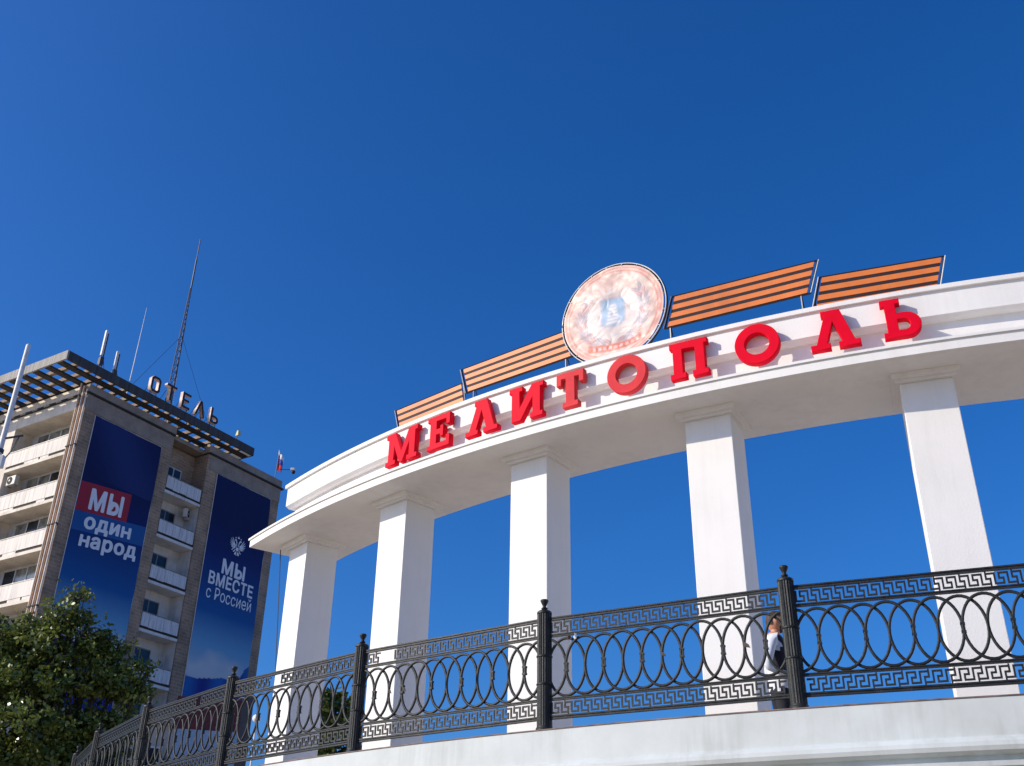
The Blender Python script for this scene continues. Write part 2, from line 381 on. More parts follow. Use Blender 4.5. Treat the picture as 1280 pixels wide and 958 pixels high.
letters = [('M', 222.35, 'М', 'red', 'first red letter from the left, a wide M with slab feet', .0),
           ('E', 220.05, 'Е', 'red', 'red letter E, second from the left on the white entablature', .0),
           ('L', 217.62, 'Л', 'red', 'red pointed arch-shaped letter right beside the red letter E', 0),
           ('I', 215.32, 'И', 'red', 'red letter like a mirrored N above the second gap between columns', 0),
           ('T', 213.22, 'Т', 'redfade', 'faded pink-red letter T just left of the round emblem', 0),
           ('O', 210.73, 'О', 'redfade', 'faded pink-red letter O directly below the round emblem', 0),
           ('P', 208.17, 'П', 'red', 'red gate-shaped letter between the two letters O', 0),
           ('O', 205.56, 'О', 'red', 'bright red letter O below the right-hand striped panels', 0),
           ('L', 202.80, 'Л', 'red', 'red pointed arch-shaped letter next to the last letter', 0),
           ('b', 200.50, 'Ь', 'red', 'rightmost red letter, a stem with a round lower bowl', 0)]
H = .525; ZL = 6.487 + EYE
gm = {}
for key, th, ch, mt, lab, dz in letters:
    wd, loops = GL[key]
    if (key, mt) not in gm:
        me = curve_mesh('letter', [[((x - wd / 2) * H, y * H) for x, y in lp] for lp in loops], .085, .006)
        me.materials.append(M_[mt]); gm[(key, mt)] = me
    o = link('sign_letter', gm[(key, mt)], None, pol(th, 19.195, ZL), (0, 0, rotz_out(th)))
    tag(o, lab, 'letter', 'red letters along the colonnade')

# ------------------------------------------------------------------ striped ribbon boards and the round emblem
RB = 18.7
def P2(th, z):                      # a point on the tangent-circle radius, absolute height
    return Vector(pol(th, RB, z + EYE))
def ribbon(tl, tr, bl, br, label, supports):
    """parallelogram board given by four corners (th, z)"""
    TL, TR, BL, BR = P2(*tl), P2(*tr), P2(*bl), P2(*br)
    mid = (BL + BR) / 2
    root = thing('striped_board', label, 'sign board', (BL.x, BL.y, ZB + .44), 0, 'orange and black striped boards on the colonnade roof')
    ux = (TR - TL).normalized(); out = Vector((ux.y, -ux.x, 0)).normalized()
    if out.dot(nrm(211)) < 0: out = -out
    def q(a, bb): # a along 0..1, bb up 0..1
        lo = BL.lerp(BR, a); hi = TL.lerp(TR, a); return lo.lerp(hi, bb)
    n = 7
    for i in range(n):
        wd_ = [1.16, .80]; acc = lambda k: .03 + .94 * (sum(wd_[q % 2] for q in range(k)) / (4 * 1.16 + 3 * .80))
        b0, b1 = acc(i), acc(i + 1)
        off0, off1 = (.012, -.004)
        d = .003 if i % 2 == 0 else 0
        v = [q(.022, b0) + out * (off0 + d), q(.978, b0) + out * (off0 + d), q(.978, b1) + out * (off0 + d), q(.022, b1) + out * (off0 + d)]
        v += [p - out * .015 for p in v]
        b = MB(); b.add(v, [(0, 1, 2, 3), (7, 6, 5, 4), (0, 4, 5, 1), (1, 5, 6, 2), (2, 6, 7, 3), (3, 7, 4, 0)])
        keep(b.build('stripe', 'orange' if i % 2 == 0 else 'blackstripe'), root)
    for a, c in ((BL, TL), (BR, TR), (TL, TR), (BL, BR)):
        b = MB(); b.tube([a - out * .0, c - out * .0], .016, 4); keep(b.build('frame_bar', 'blacksteel'), root)
    for a, c, e in ((BL, TL, -1), (BR, TR, 1)):
        b = MB(); b.tube([a + out * .02 + ux * .012 * e, c + out * .02 + ux * .012 * e], .007, 4); keep(b.build('edge_strip', 'whitesteel'), root)
    for a in supports:
        p = q(a, 0); b = MB(); b.tube([Vector((p.x, p.y, ZB + .42)), p], .011, 4); b.tube([Vector((p.x, p.y, ZB + .42)) - out * .3, p + Vector((0, 0, .1))], .008, 4)
        keep(b.build('support', 'blacksteel'), root)
    return root
ribbon((224.91, 7.83), (220.21, 7.80), (224.45, 7.36), (219.95, 7.34), 'low striped board at the left end, above the first red letters', (.05, .97))
ribbon((220.35, 8.05), (214.35, 8.06), (219.96, 7.60), (213.95, 7.60), 'large striped board touching the left side of the round emblem', (.07, .93))
ribbon((209.20, 8.10), (203.08, 8.13), (209.62, 7.62), (203.56, 7.65), 'large striped board touching the right side of the round emblem', (.04, .94))
ribbon((203.12, 7.86), (198.46, 7.84), (203.55, 7.37), (198.90, 7.36), 'low striped board at the right end, above the last red letter', (.03, .96))

eth, ez, er = 211.9, 8.075 + EYE, .815
em = thing('round_emblem', 'round pale pink emblem of wrinkled film in a thin dark ring on the colonnade roof', 'emblem', pol(eth, 18.72, ZB + .42), rotz_out(eth))
cz = ez - (ZB + .42)
nr, na = 96, 260
rr0, aa0 = np.meshgrid(np.arange(nr + 1) / nr, 2 * np.pi * np.arange(na) / na, indexing='ij')
ex, ez_ = (rr0 * np.cos(aa0)).ravel(), (rr0 * np.sin(aa0)).ravel(); err = rr0.ravel()
def vnoise(fx, fz, sd_): return np.array([mnoise.noise(Vector((x * fx[0] + z * fx[1], x * fz[0] + z * fz[1], sd_))) for x, z in zip(ex, ez_)])
n1 = vnoise((1.8, 0), (0, 2.6), 1.3); n2 = vnoise((4.5, 0), (0, 5.5), 5.1)
crease = 1 - np.abs(vnoise((2.6, 1.8), (-1.8, 4.2), 9.0)) * 2.2
SALMON, GREY, BLUE, PALE = np.array([.66, .18, .11]), np.array([.36, .33, .40]), np.array([.36, .50, .64]), np.array([.80, .71, .67])
ecol = np.array([.74, .55, .47]) + np.array([.02, .13, .12]) * n1[:, None] + .08 * n2[:, None]
def lay(mask, c, k): 
    global ecol
    w_ = (np.clip(mask, 0, 1) * k)[:, None]; ecol = ecol * (1 - w_) + c * w_
soft = lambda d, e=.02: 1 / (1 + np.exp(np.clip(d / (e * .35), -30, 30)))          # 1 inside (d < 0)
lay(soft(.60 - err, -.0 + .05) * soft(err - .60, .05), PALE, .6); lay(soft(err - .58, .05), PALE, .75)
for q in (.955, .885): lay(soft(np.abs(err - q) - .012), SALMON, .8)
lay(soft(.885 - err) * soft(err - .955) * (n2 > .05), SALMON, .35)
for sgn in (-1, 1):
    for k in range(11):                                  # wreath leaves in pairs up both sides
        t = -78 + k * 11.5; ca, sa = math.cos(R_(t)), math.sin(R_(t)); cx_, cz_ = .63 * ca * sgn, .63 * sa
        for tilt, off in ((28, .055), (-28, -.055)):
            ux, uz = -sa * sgn, ca; a2 = R_(tilt) * sgn
            dx_, dz_ = ux * math.cos(a2) - uz * math.sin(a2), ux * math.sin(a2) + uz * math.cos(a2)
            px_, pz_ = cx_ + ca * sgn * -off, cz_ + sa * -off
            u_ = (ex - px_) * dx_ + (ez_ - pz_) * dz_; v_ = -(ex - px_) * dz_ + (ez_ - pz_) * dx_
            lay(soft((u_ / .105) ** 2 + (v_ / .036) ** 2 - 1, .5), GREY if k % 3 else (GREY + SALMON) / 2, .72); lay(soft(np.abs(v_) - .005, .01) * soft(np.abs(u_) - .09), PALE, .5)
rb = np.abs(ez_ + .70 - .34 * ex * ex); lay(soft(rb - .075) * soft(np.abs(ex) - .52), SALMON, .9); lay(soft(rb - .035) * soft(np.abs(ex) - .46) * (np.sin(ex * 60) > -.2), PALE, .55)
lay(soft(np.maximum(np.abs(ex) - .25, np.maximum(ez_ - .34, -(ez_ + .30 - 1.3 * np.abs(ex) ** 2))) , .03), GREY * 1.2, .6)
lay(soft(np.maximum(np.abs(ex) - .22, np.maximum(ez_ - .31, -(ez_ + .27 - 1.3 * np.abs(ex) ** 2))), .03), BLUE, .92)
for q in range(6): lay(soft(np.maximum(np.abs(ex) - (.13 - .014 * q), np.abs(ez_ + .20 - .075 * q) - .026), .02), PALE, .85)
for q in range(9):                                       # rays above the shield
    an = R_(30 + 15 * q); u_ = ex * math.cos(an) + (ez_ - .1) * math.sin(an); v_ = -ex * math.sin(an) + (ez_ - .1) * math.cos(an)
    lay(soft(np.maximum(np.abs(v_) - .016, np.maximum(.36 - u_, u_ - .55)), .02), np.array([.72, .40, .25]), .6)
lay(soft(err - 2) * np.clip(crease * 1.6 - 1.05, 0, 1), np.array([.80, .66, .60]), .22)
ecol = np.clip(ecol, .02, .86)
wav = vnoise((1.6, 0), (0, 2.4), 3) * .045 + vnoise((2.5, 2.2), (-1.5, 5.5), 8) * .022 + .010 * np.clip(crease - .5, 0, 1) + .012 * vnoise((8, 4), (0, 10), 4) * err ** 2
wav *= (1 - .7 * err ** 6)
v = np.c_[ex * er * .965, -.03 + wav, cz + ez_ * er * .965].tolist(); colr = ecol.tolist(); f = []
for i in range(nr):
    for j in range(na):
        j2 = (j + 1) % na; f.append((i * na + j, i * na + j2, (i + 1) * na + j2, (i + 1) * na + j))
me = bpy.data.meshes.new('film'); me.from_pydata(v, [], f); at = me.color_attributes.new('print', 'FLOAT_COLOR', 'POINT')
at.data.foreach_set('color', np.c_[np.array(colr), np.ones(len(colr))].ravel()); me.shade_smooth()
me.materials.append(attr_mat('emblem_film', 'print', .45, .35, bump=.22, bscale=4, coat=.05))
bm = bmesh.new(); bm.from_mesh(me); bmesh.ops.remove_doubles(bm, verts=bm.verts[:], dist=1e-5); bm.to_mesh(me); bm.free()
fo = link('film', me, em); sm = fo.modifiers.new('solid', 'SOLIDIFY'); sm.thickness = .006
for rr_, yy, tt_, mt in ((er, .0, .018, 'blacksteel'), (er * 1.003, -.028, .008, 'whitesteel'), (er * .975, .035, .012, 'blacksteel')):
    b = MB(); ring = [(rr_ * math.cos(t), yy, cz + rr_ * math.sin(t)) for t in [2 * math.pi * k / 72 for k in range(73)]]
    b.tube(ring, tt_, 6, cap=False); b.build('ring', mt, em, True)
for k in range(20):                  # lacing ties between the film and the ring
    a = 2 * math.pi * k / 20 + .1; b = MB()
    b.tube([(er * .95 * math.cos(a), -.035, cz + er * .95 * math.sin(a)), (er * math.cos(a), -.03, cz + er * math.sin(a))], .006, 4); b.build('tie', 'whitesteel', em)
for sx in (-.45, .45):
    b = MB(); b.tube([(sx, .05, 0), (sx, .05, cz - .6)], .02, 5); b.tube([(sx, .55, 0), (sx, .05, cz - .2)], .016, 5); b.build('support', 'blacksteel', em)

# ------------------------------------------------------------------ iron railing: posts and panels
RR, PTH0, PDTH = 20.876, 204.690, 6.926
RZ = WT + .013
# post mesh
PH = 4.85 - RZ
def post_parts():
    b = MB()
    pr = [(.088, 0), (.088, .02), (.082, .028), (.078, .04)]
    b.lathe(pr, 40)
    b.lathe([(.0775, .041), (.0765, .44)], 40, flute=.955)
    b.lathe([(.0765, .461), (.0765, .72)], 40, flute=.925)
    b.lathe([(.0765, .741), (.076, PH - .035)], 40, flute=.915)
    b.lathe([(.0765, PH - .034), (.0785, PH - .03), (.076, PH - .012), (.062, PH), (.03, PH + .003)], 40)
    m1 = b
    c = MB(); c.lathe([(.078, .441), (.083, .444), (.083, .457), (.078, .46)], 40)
    d = MB(); d.lathe([(.018, PH), (.018, PH + .015), (.032, PH + .02), (.034, PH + .032), (.02, PH + .042), (.019, PH + .055), (.028, PH + .075), (.040, PH + .10), (.043, PH + .112), (.036, PH + .122), (.012, PH + .128)], 20)
    return m1, c, d
pm, pc, pf = post_parts()
me_post = pm.build('tmp', 'iron'); me_pc = pc.build('tmp', 'iron'); me_pf = pf.build('tmp', 'iron', None, True)
def steal(o, name):
    me = o.data; me.name = name; bpy.data.objects.remove(o); return me
me_post, me_pc, me_pf = steal(me_post, 'post'), steal(me_pc, 'collar'), steal(me_pf, 'finial')
post_names = ['off', 'fluted iron post beside the person, nearest one with a finial in full view', 'fluted iron post in front of the third column from the left',
              'fluted iron post left of the second column from the left', 'fluted iron post in front of the blue banner with the emblem',
              'fluted iron post at the right edge of the leafy tree', 'fluted iron post second from the far left end of the railing',
              'fluted iron post at the far left end of the railing']
posts = {}
for i in range(-1, 8):
    th = PTH0 + PDTH * i
    lab = {0: post_names[1], 1: post_names[2], 2: post_names[3], 3: post_names[4], 4: post_names[5], 5: post_names[6], 6: post_names[7]}.get(i)
    if lab is None: lab = 'fluted iron railing post beyond the right edge of the picture' if i < 0 else 'fluted iron railing post beyond the far left end in view'
    r = thing('railing_post', lab, 'post', pol(th, RR, RZ), rotz_out(th), 'fluted posts of the iron railing')
    link('shaft', me_post, r); link('collar', me_pc, r); link('collar', me_pc, r, (0, 0, .28)); link('finial', me_pf, r)
    posts[i] = th

CH = 2 * RR * math.sin(R_(PDTH) / 2)     # chord between posts
SP = .2035; NE = 13
EW, EH, EZ = SP * 1.0, .287, .612        # half width, half height, centre height
x_first = (CH - (NE - 1) * SP) / 2
# ellipse ring
def ring_mesh(a0=0, a1=360, n=36):
    b = MB(); full = (a1 - a0) >= 360
    pts = [(EW * math.cos(R_(a0 + (a1 - a0) * k / n)), 0, EH * math.sin(R_(a0 + (a1 - a0) * k / n))) for k in range(n + 1)]
    # rectangular-ish bar section
    vs, fs = [], []
    for k, p in enumerate(pts):
        a = R_(a0 + (a1 - a0) * k / n); nx, nz = math.cos(a) / EW, math.sin(a) / EH; l = math.hypot(nx, nz); nx /= l; nz /= l
        for (du, dv) in ((-.013, -.006), (-.0065, -.011), (.0065, -.011), (.013, -.006), (.013, .008), (-.013, .008)):
            vs.append((p[0] + nx * du, dv, p[2] + nz * du))
    for k in range(n):
        for j in range(6):
            j2 = (j + 1) % 6; fs.append((k * 6 + j, k * 6 + j2, (k + 1) * 6 + j2, (k + 1) * 6 + j))
    b.add(vs, fs); return steal(b.build('tmp', 'iron', None, True), 'ellipse')
me_ring = ring_mesh()
cut = math.degrees(math.acos(max(-1, min(1, -(x_first - .06) / EW))))
me_left = ring_mesh(-cut, cut, 28); me_right = ring_mesh(180 - cut, 180 + cut, 28)
KU = 22; KW = (CH - .165) / KU; KH = .108
def key_mesh(mirror, tab):
    b = MB(); t = .0165
    pl = [(.0, .93), (.66, .93), (.66, .5), (.34, .5), (.34, .07), (1.0, .07), (1.0, .93)]
    pts = [((x - .5) * KW * (-1 if mirror else 1), (y - .5) * KH) for x, y in pl]
    for (x0, z0), (x1, z1) in zip(pts, pts[1:]):
        if abs(z0 - z1) < 1e-6: b.box((min(x0, x1) + (t / 2), -.007, z0 - t / 2), (max(x0, x1) - t / 2, .007, z0 + t / 2))
        else: b.box((x0 - t / 2, -.0072, min(z0, z1) - t / 2), (x0 + t / 2, .0072, max(z0, z1) + t / 2))
    if tab:
        s = -1 if mirror else 1
        b.box((s * .16 * KW - .007, -.005, KH * .43 + t / 2), (s * .16 * KW + .007, .005, KH * .5 + .012))
        b.box((s * -.16 * KW - .007, -.005, -KH * .5 - .012), (s * -.16 * KW + .007, .005, -KH * .43 - t / 2))
    return steal(b.build('tmp', 'iron'), 'meander_key')
keys = {(mi, tb): key_mesh(mi, tb) for mi in (0, 1) for tb in (0, 1)}
def rail_mesh(z0, z1, w, double=False):
    b = MB(); x0, x1 = .07, CH - .07
    if double:
        b.box((x0, -w, z0), (x1, w, z0 + (z1 - z0) * .42)); b.box((x0, -w * .55, z0 + (z1 - z0) * .42), (x1, w * .55, z0 + (z1 - z0) * .62)); b.box((x0, -w * 1.1, z0 + (z1 - z0) * .62), (x1, w * 1.1, z1))
    else: b.box((x0, -w, z0), (x1, w, z1))
    return steal(b.build('tmp', 'iron'), 'rail')
rails = [rail_mesh(1.092, 1.128, .017, True), rail_mesh(.922, .952, .014, True), rail_mesh(.285, .313, .014, True), rail_mesh(.105, .142, .017, True)]
b = MB(); b.box((-.021, -.0195, -.045), (.021, .0195, -.026)); b.box((-.017, -.0175, -.026), (.017, .0175, .026)); b.box((-.021, -.0195, .026), (.021, .0195, .045)); me_coll = steal(b.build('tmp', 'iron'), 'collar')
panel_labels = {-1: 'rightmost iron railing panel of ellipses, in front of the rightmost column', 0: 'iron railing panel of ellipses between the two tallest posts, in front of the person',
                1: 'iron railing panel of ellipses across the second and third columns', 2: 'iron railing panel of ellipses in front of the leftmost column',
                3: 'iron railing panel of ellipses in front of the dark blue wave of the banner', 4: 'steeply foreshortened iron railing panel below the leafy tree',
                5: 'narrow far iron railing panel at the left end of the terrace'}
random.seed(11)
for i in range(-1, 7):
    thA, thB = PTH0 + PDTH * (i + 1), PTH0 + PDTH * i      # left post, right post
    A, B = Vector(pol(thA, RR, RZ)), Vector(pol(thB, RR, RZ))
    d = B - A; rz = math.atan2(d.y, d.x)
    lab = panel_labels.get(i, 'iron railing panel beyond the right edge of the picture' if i < 0 else 'iron railing panel hidden past the far left end')
    r = thing('iron_railing', lab, 'railing', A, rz, 'bays of the iron railing')
    for nm, me in zip(('top_rail', 'upper_rail', 'lower_rail', 'bottom_rail'), rails): link(nm, me, r)
    for k in range(NE):
        me = me_left if k == 0 else (me_right if k == NE - 1 else me_ring)
        link('ellipse', me, r, (x_first + k * SP, .0 + (.008 if k % 2 else -.008), EZ))
    for k in range(1, NE - 1, 2):
        link('collar', me_coll, r, (x_first + k * SP, 0, EZ + random.uniform(-.012, .012)))
    for k, sz_ in {1: ((2, .95), (3, 1.0), (7, .6)), 0: ((6, .7), (10, .9))}.get(i, ()):
        b = MB(); q = .05 * sz_
        b.add([(0, -.018, .012), (.3 * q, -.03, .55 * q), (1.05 * q, -.034, -.05 * q), (1.3 * q, -.03, -.75 * q), (.6 * q, -.024, -.55 * q), (0, -.012, -.35 * q), (0, -.004, .012), (.3 * q, -.016, .55 * q), (1.05 * q, -.02, -.05 * q), (1.3 * q, -.018, -.75 * q), (.6 * q, -.010, -.55 * q), (0, .0, -.35 * q)],
              [(0, 1, 2, 3, 4, 5), (11, 10, 9, 8, 7, 6)] + [(j, j + 6, (j + 1) % 6 + 6, (j + 1) % 6) for j in range(6)])
        o = b.build('leaf_ornament', 'iron2', r); o.location = (x_first + k * SP + .004, 0, EZ + .01)
    for k in range(KU):
        miss_up = (i == 1 and k in (2, 3)) or (i == 2 and k in (7, 8)) or (i == 3 and k in (14,))
        x = .0825 + KW * (k + .5)
        if not miss_up: link('meander_key', keys[(1, k % 2)], r, (x, 0, 1.022))
        link('meander_key', keys[(0 if i == -1 else 1, k % 2)], r, (x, 0, .213))

# scraps caught in the railing
def scrap(th, z, mt, label, name, cat, size=.05, seed=1):
    random.seed(seed); b = MB(); n = 7; vs = []
    for k in range(n):
        a = 2 * math.pi * k / n; q = size * random.uniform(.5, 1.1); vs.append((q * math.cos(a) * .75, -.02 + random.uniform(-.012, .012), q * math.sin(a)))
    vs2 = [(x * .9, y + .006, z_ * .9) for x, y, z_ in vs]
    b.add(vs + vs2 + [(0, -.035, 0)], [(k, (k + 1) % n, 2 * n) for k in range(n)] + [(k, k + n, (k + 1) % n + n, (k + 1) % n) for k in range(n)] + [tuple(range(n, 2 * n))])
    o = b.build(name, mt); o.location = pol(th, RR, z); o.rotation_euler = (0, 0, rotz_out(th)); tag(o, label, cat); return o
scrap(210.62, 4.545, 'paper', 'small white scrap of cloth caught high in the railing ellipses', 'cloth_scrap', 'cloth', .035, 3)
scrap(210.82, 4.54, 'leafscrap', 'small dark rag knotted beside the white scrap in the railing', 'rag', 'rag', .035, 5)
# ------------------------------------------------------------------ person behind the railing
pe = thing('person', 'person in a white shirt and dark trousers standing behind the iron post', 'person', (2.81, 11.05, FLOOR), R_(-2))
# local: +X is the way the person faces
bmv = {'pel': ((0, 0, .93), (.135, .15)), 'waist': ((0, 0, 1.06), (.115, .145)), 'chest': ((.02, 0, 1.26), (.125, .175)), 'collar': ((.0, 0, 1.41), (.075, .10)), 'neck': ((.015, 0, 1.48), (.055, .058)), 'nk2': ((.03, 0, 1.53), (.055, .055)),
       'hipL': ((0, .09, .86), (.085, .085)), 'kneeL': ((.02, .10, .48), (.062, .062)), 'ankL': ((-.02, .105, .09), (.042, .042)), 'toeL': ((.15, .12, .04), (.04, .032)),
       'hipR': ((0, -.09, .86), (.085, .085)), 'kneeR': ((.03, -.10, .48), (.062, .062)), 'ankR': ((.0, -.105, .09), (.042, .042)), 'toeR': ((.17, -.12, .04), (.04, .032)),
       'shL': ((-.0, .19, 1.38), (.065, .065)), 'elL': ((-.05, .25, 1.10), (.046, .046)), 'wrL': ((.10, .17, .99), (.030, .030)),
       'shR': ((-.06, -.185, 1.37), (.058, .058)), 'elR': ((-.15, -.23, 1.08), (.044, .044)), 'wrR': ((.06, -.20, 1.00), (.028, .028)),
       'hdR': ((.13, -.18, .99), (.036, .02)), 'hdL': ((.155, .14, .985), (.036, .02))}
edges = [('pel', 'waist'), ('waist', 'chest'), ('chest', 'collar'), ('collar', 'neck'), ('neck', 'nk2'), ('pel', 'hipL'), ('hipL', 'kneeL'), ('kneeL', 'ankL'), ('ankL', 'toeL'),
         ('pel', 'hipR'), ('hipR', 'kneeR'), ('kneeR', 'ankR'), ('ankR', 'toeR'), ('collar', 'shL'), ('shL', 'elL'), ('elL', 'wrL'), ('collar', 'shR'), ('shR', 'elR'), ('elR', 'wrR'), ('wrR', 'hdR'), ('wrL', 'hdL')]
# fingers
for sd_, y0 in (('R', -.18), ('L', .14)):
    for q, (dy, ln) in enumerate(((-.027, .06), (-.009, .072), (.009, .068), (.027, .052))):
        s0 = 1 if sd_ == 'R' else -1
        bmv[f'f{sd_}{q}a'] = ((.175, y0 + dy, .98), (.0095, .0095)); bmv[f'f{sd_}{q}b'] = ((.18 + ln * .5, y0 + dy + .03 * s0, .965), (.0085, .0085)); bmv[f'f{sd_}{q}c'] = ((.17 + ln * .4, y0 + dy + .055 * s0, .94), (.0075, .0075))
        edges += [(f'hd{sd_}', f'f{sd_}{q}a'), (f'f{sd_}{q}a', f'f{sd_}{q}b'), (f'f{sd_}{q}b', f'f{sd_}{q}c')]
    bmv[f't{sd_}a'] = ((.14, y0 + (.03 if sd_ == 'R' else -.03), 1.02), (.012, .012)); bmv[f't{sd_}b'] = ((.175, y0 + (.05 if sd_ == 'R' else -.05), 1.03), (.009, .009))
    edges += [(f'wr{sd_}', f't{sd_}a'), (f't{sd_}a', f't{sd_}b')]
nm = list(bmv); me = bpy.data.meshes.new('body'); me.from_pydata([bmv[k][0] for k in nm], [(nm.index(a), nm.index(c)) for a, c in edges], [])
po = link('body', me, pe)
po.modifiers.new('skin', 'SKIN'); ss = po.modifiers.new('sub', 'SUBSURF'); ss.levels = 2; ss.render_levels = 2
sv = me.skin_vertices[0].data
for k, n_ in enumerate(nm):
    sv[k].radius = bmv[n_][1]; sv[k].use_root = (n_ == 'pel')
dg = bpy.context.evaluated_depsgraph_get(); me2 = bpy.data.meshes.new_from_object(po.evaluated_get(dg)); po.modifiers.clear(); po.data = me2; me2.name = 'body'
me2.materials.clear()
for q in ('skin', 'shirt', 'blackcloth'): me2.materials.append(M_[q])
for p in me2.polygons:
    x, y, z = p.center; i = 0
    if z < .87: i = 2
    elif z < 1.44 and abs(y) < .155:
        i = 1
        if z > 1.06 and x > -.055: i = 2
    elif z < 1.44 and x < .12: i = 1
    if x > .095 and abs(y) > .10 and .9 < z < 1.06: i = 0
    if z < .055: i = 2
    p.material_index = i; p.use_smooth = True
# head: one sculpted surface with face, ears and hair cap as a child
hv, hf = [], []; HN, HA = 22, 28
for i in range(HN + 1):
    t = math.pi * i / HN
    for j in range(HA):
        a = 2 * math.pi * j / HA
        x, y, z = math.sin(t) * math.cos(a), math.sin(t) * math.sin(a), math.cos(t)
        rx, ry, rz_ = .098, .076, .118
        px, py, pz = x * rx, y * ry, z * rz_
        if pz < 0: py *= 1 - .30 * (-pz / rz_); px = px * (1 - .12 * (-pz / rz_)) + (.018 * (-pz / rz_) if px > 0 else 0)
        if px > 0:                                        # face: brow, eye hollows, nose, mouth, chin
            px += .028 * math.exp(-((py / .013) ** 2 + ((pz + .012) / .026) ** 2))
            px -= .010 * math.exp(-(((abs(py) - .03) / .013) ** 2 + ((pz - .008) / .012) ** 2))
            px += .006 * math.exp(-((py / .022) ** 2 + ((pz + .052) / .008) ** 2))
            px += .010 * math.exp(-((py / .02) ** 2 + ((pz + .095) / .014) ** 2))
        py += math.copysign(.016, py) * math.exp(-(((px + .006) / .016) ** 2 + ((pz + .008) / .026) ** 2)) if abs(y) > .55 else 0
        hv.append((px + .035, py, pz + 1.60))
for i in range(HN):
    for j in range(HA):
        j2 = (j + 1) % HA; hf.append((i * HA + j, i * HA + j2, (i + 1) * HA + j2, (i + 1) * HA + j))
b = MB(); b.add(hv, hf); ho = b.build('head', ['skin', 'hair'], pe, True)
for p in ho.data.polygons:
    x, y, z = p.center
    if (z < 1.545 and x > .055) : p.material_index = 1       # beard
bpy.context.view_layer.update()
hv2 = []
for (x, y, z) in hv: hv2.append(((x - .035) * 1.06 + .031, y * 1.07, (z - 1.60) * 1.055 + 1.602))
b = MB(); b.add(hv2, [q for q in hf if all(((hv2[k][2] > 1.645) or (hv2[k][0] < .0 and hv2[k][2] > 1.555)) for k in q)]); b.build('hair', 'hair', pe, True)

# ------------------------------------------------------------------ hotel
AZH = 0.55368
HO = thing('hotel_building', 'tall brown brick hotel block with white loggias and a slatted roof canopy', 'building', (-22.1592, 62.9866, 0), math.pi / 2 - AZH)
# local X = along the shaded facade, local Y = inward; z absolute
S0, S1, RC0, RC1, DEP = -6.99, 10.15, -.05, 3.05, 1.3
ZC, ZP = 31.66, 32.32          # cornice line, parapet top
def part(name, mt, parent=HO, smooth=False, **kw):
    return None
b = MB(); b.box((S0 + DEP, DEP, 0), (S1, 30, ZC)); b.build('core_wall', 'brick', HO)
b = MB(); b.box((S0 + DEP, 0, 0), (RC0, DEP, ZC)); b.build('front_wall', 'brick', HO)
b = MB(); b.box((RC1, 0, 0), (S1, DEP, ZC)); b.build('front_wall', 'brick', HO)
b = MB(); b.box((S0, 0, 0), (S0 + DEP, .9, ZC)); b.build('corner_pier', 'brick', HO)
def frame_box(mb, x0, x1, y0, y1, z0, z1): mb.box((x0, y0, z0), (x1, y1, z1))
# cornice band and parapet
b = MB(); b.box((S0 - .06, -.06, ZC + .12), (RC0 + .05, .5, ZP)); b.box((RC1 - .05, -.06, ZC + .12), (S1 + .06, .5, ZP)); b.box((RC0 + .05, DEP - .1, ZC + .1), (RC1 - .05, DEP + .4, ZP))
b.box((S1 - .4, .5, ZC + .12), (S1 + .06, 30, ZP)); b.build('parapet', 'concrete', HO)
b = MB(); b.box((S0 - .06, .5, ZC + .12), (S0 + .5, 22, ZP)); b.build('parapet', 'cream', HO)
b = MB(); b.box((S0 - .13, -.13, ZC), (RC0, .5, ZC + .12)); b.box((RC1, -.13, ZC), (S1 + .22, .5, ZC + .12)); b.box((S0 - .13, .5, ZC), (S0 + 1, 22, ZC + .12)); b.box((S1 - .3, .5, ZC), (S1 + .22, 30, ZC + .12)); b.build('cornice', 'dark', HO)
b = MB(); b.box((S0 + .5, .5, ZC + .12), (S1 - .4, 30, ZC + .4)); b.build('roof', 'concrete', HO)
for a0, a1 in ((S0 - .03, RC0 - .2), (RC1 + .2, S1 + .03)):
    b = MB(); b.box((a0, -.03, 30.62), (a1, .0, ZC - .004)); b.build('frieze_band', 'concrete', HO)
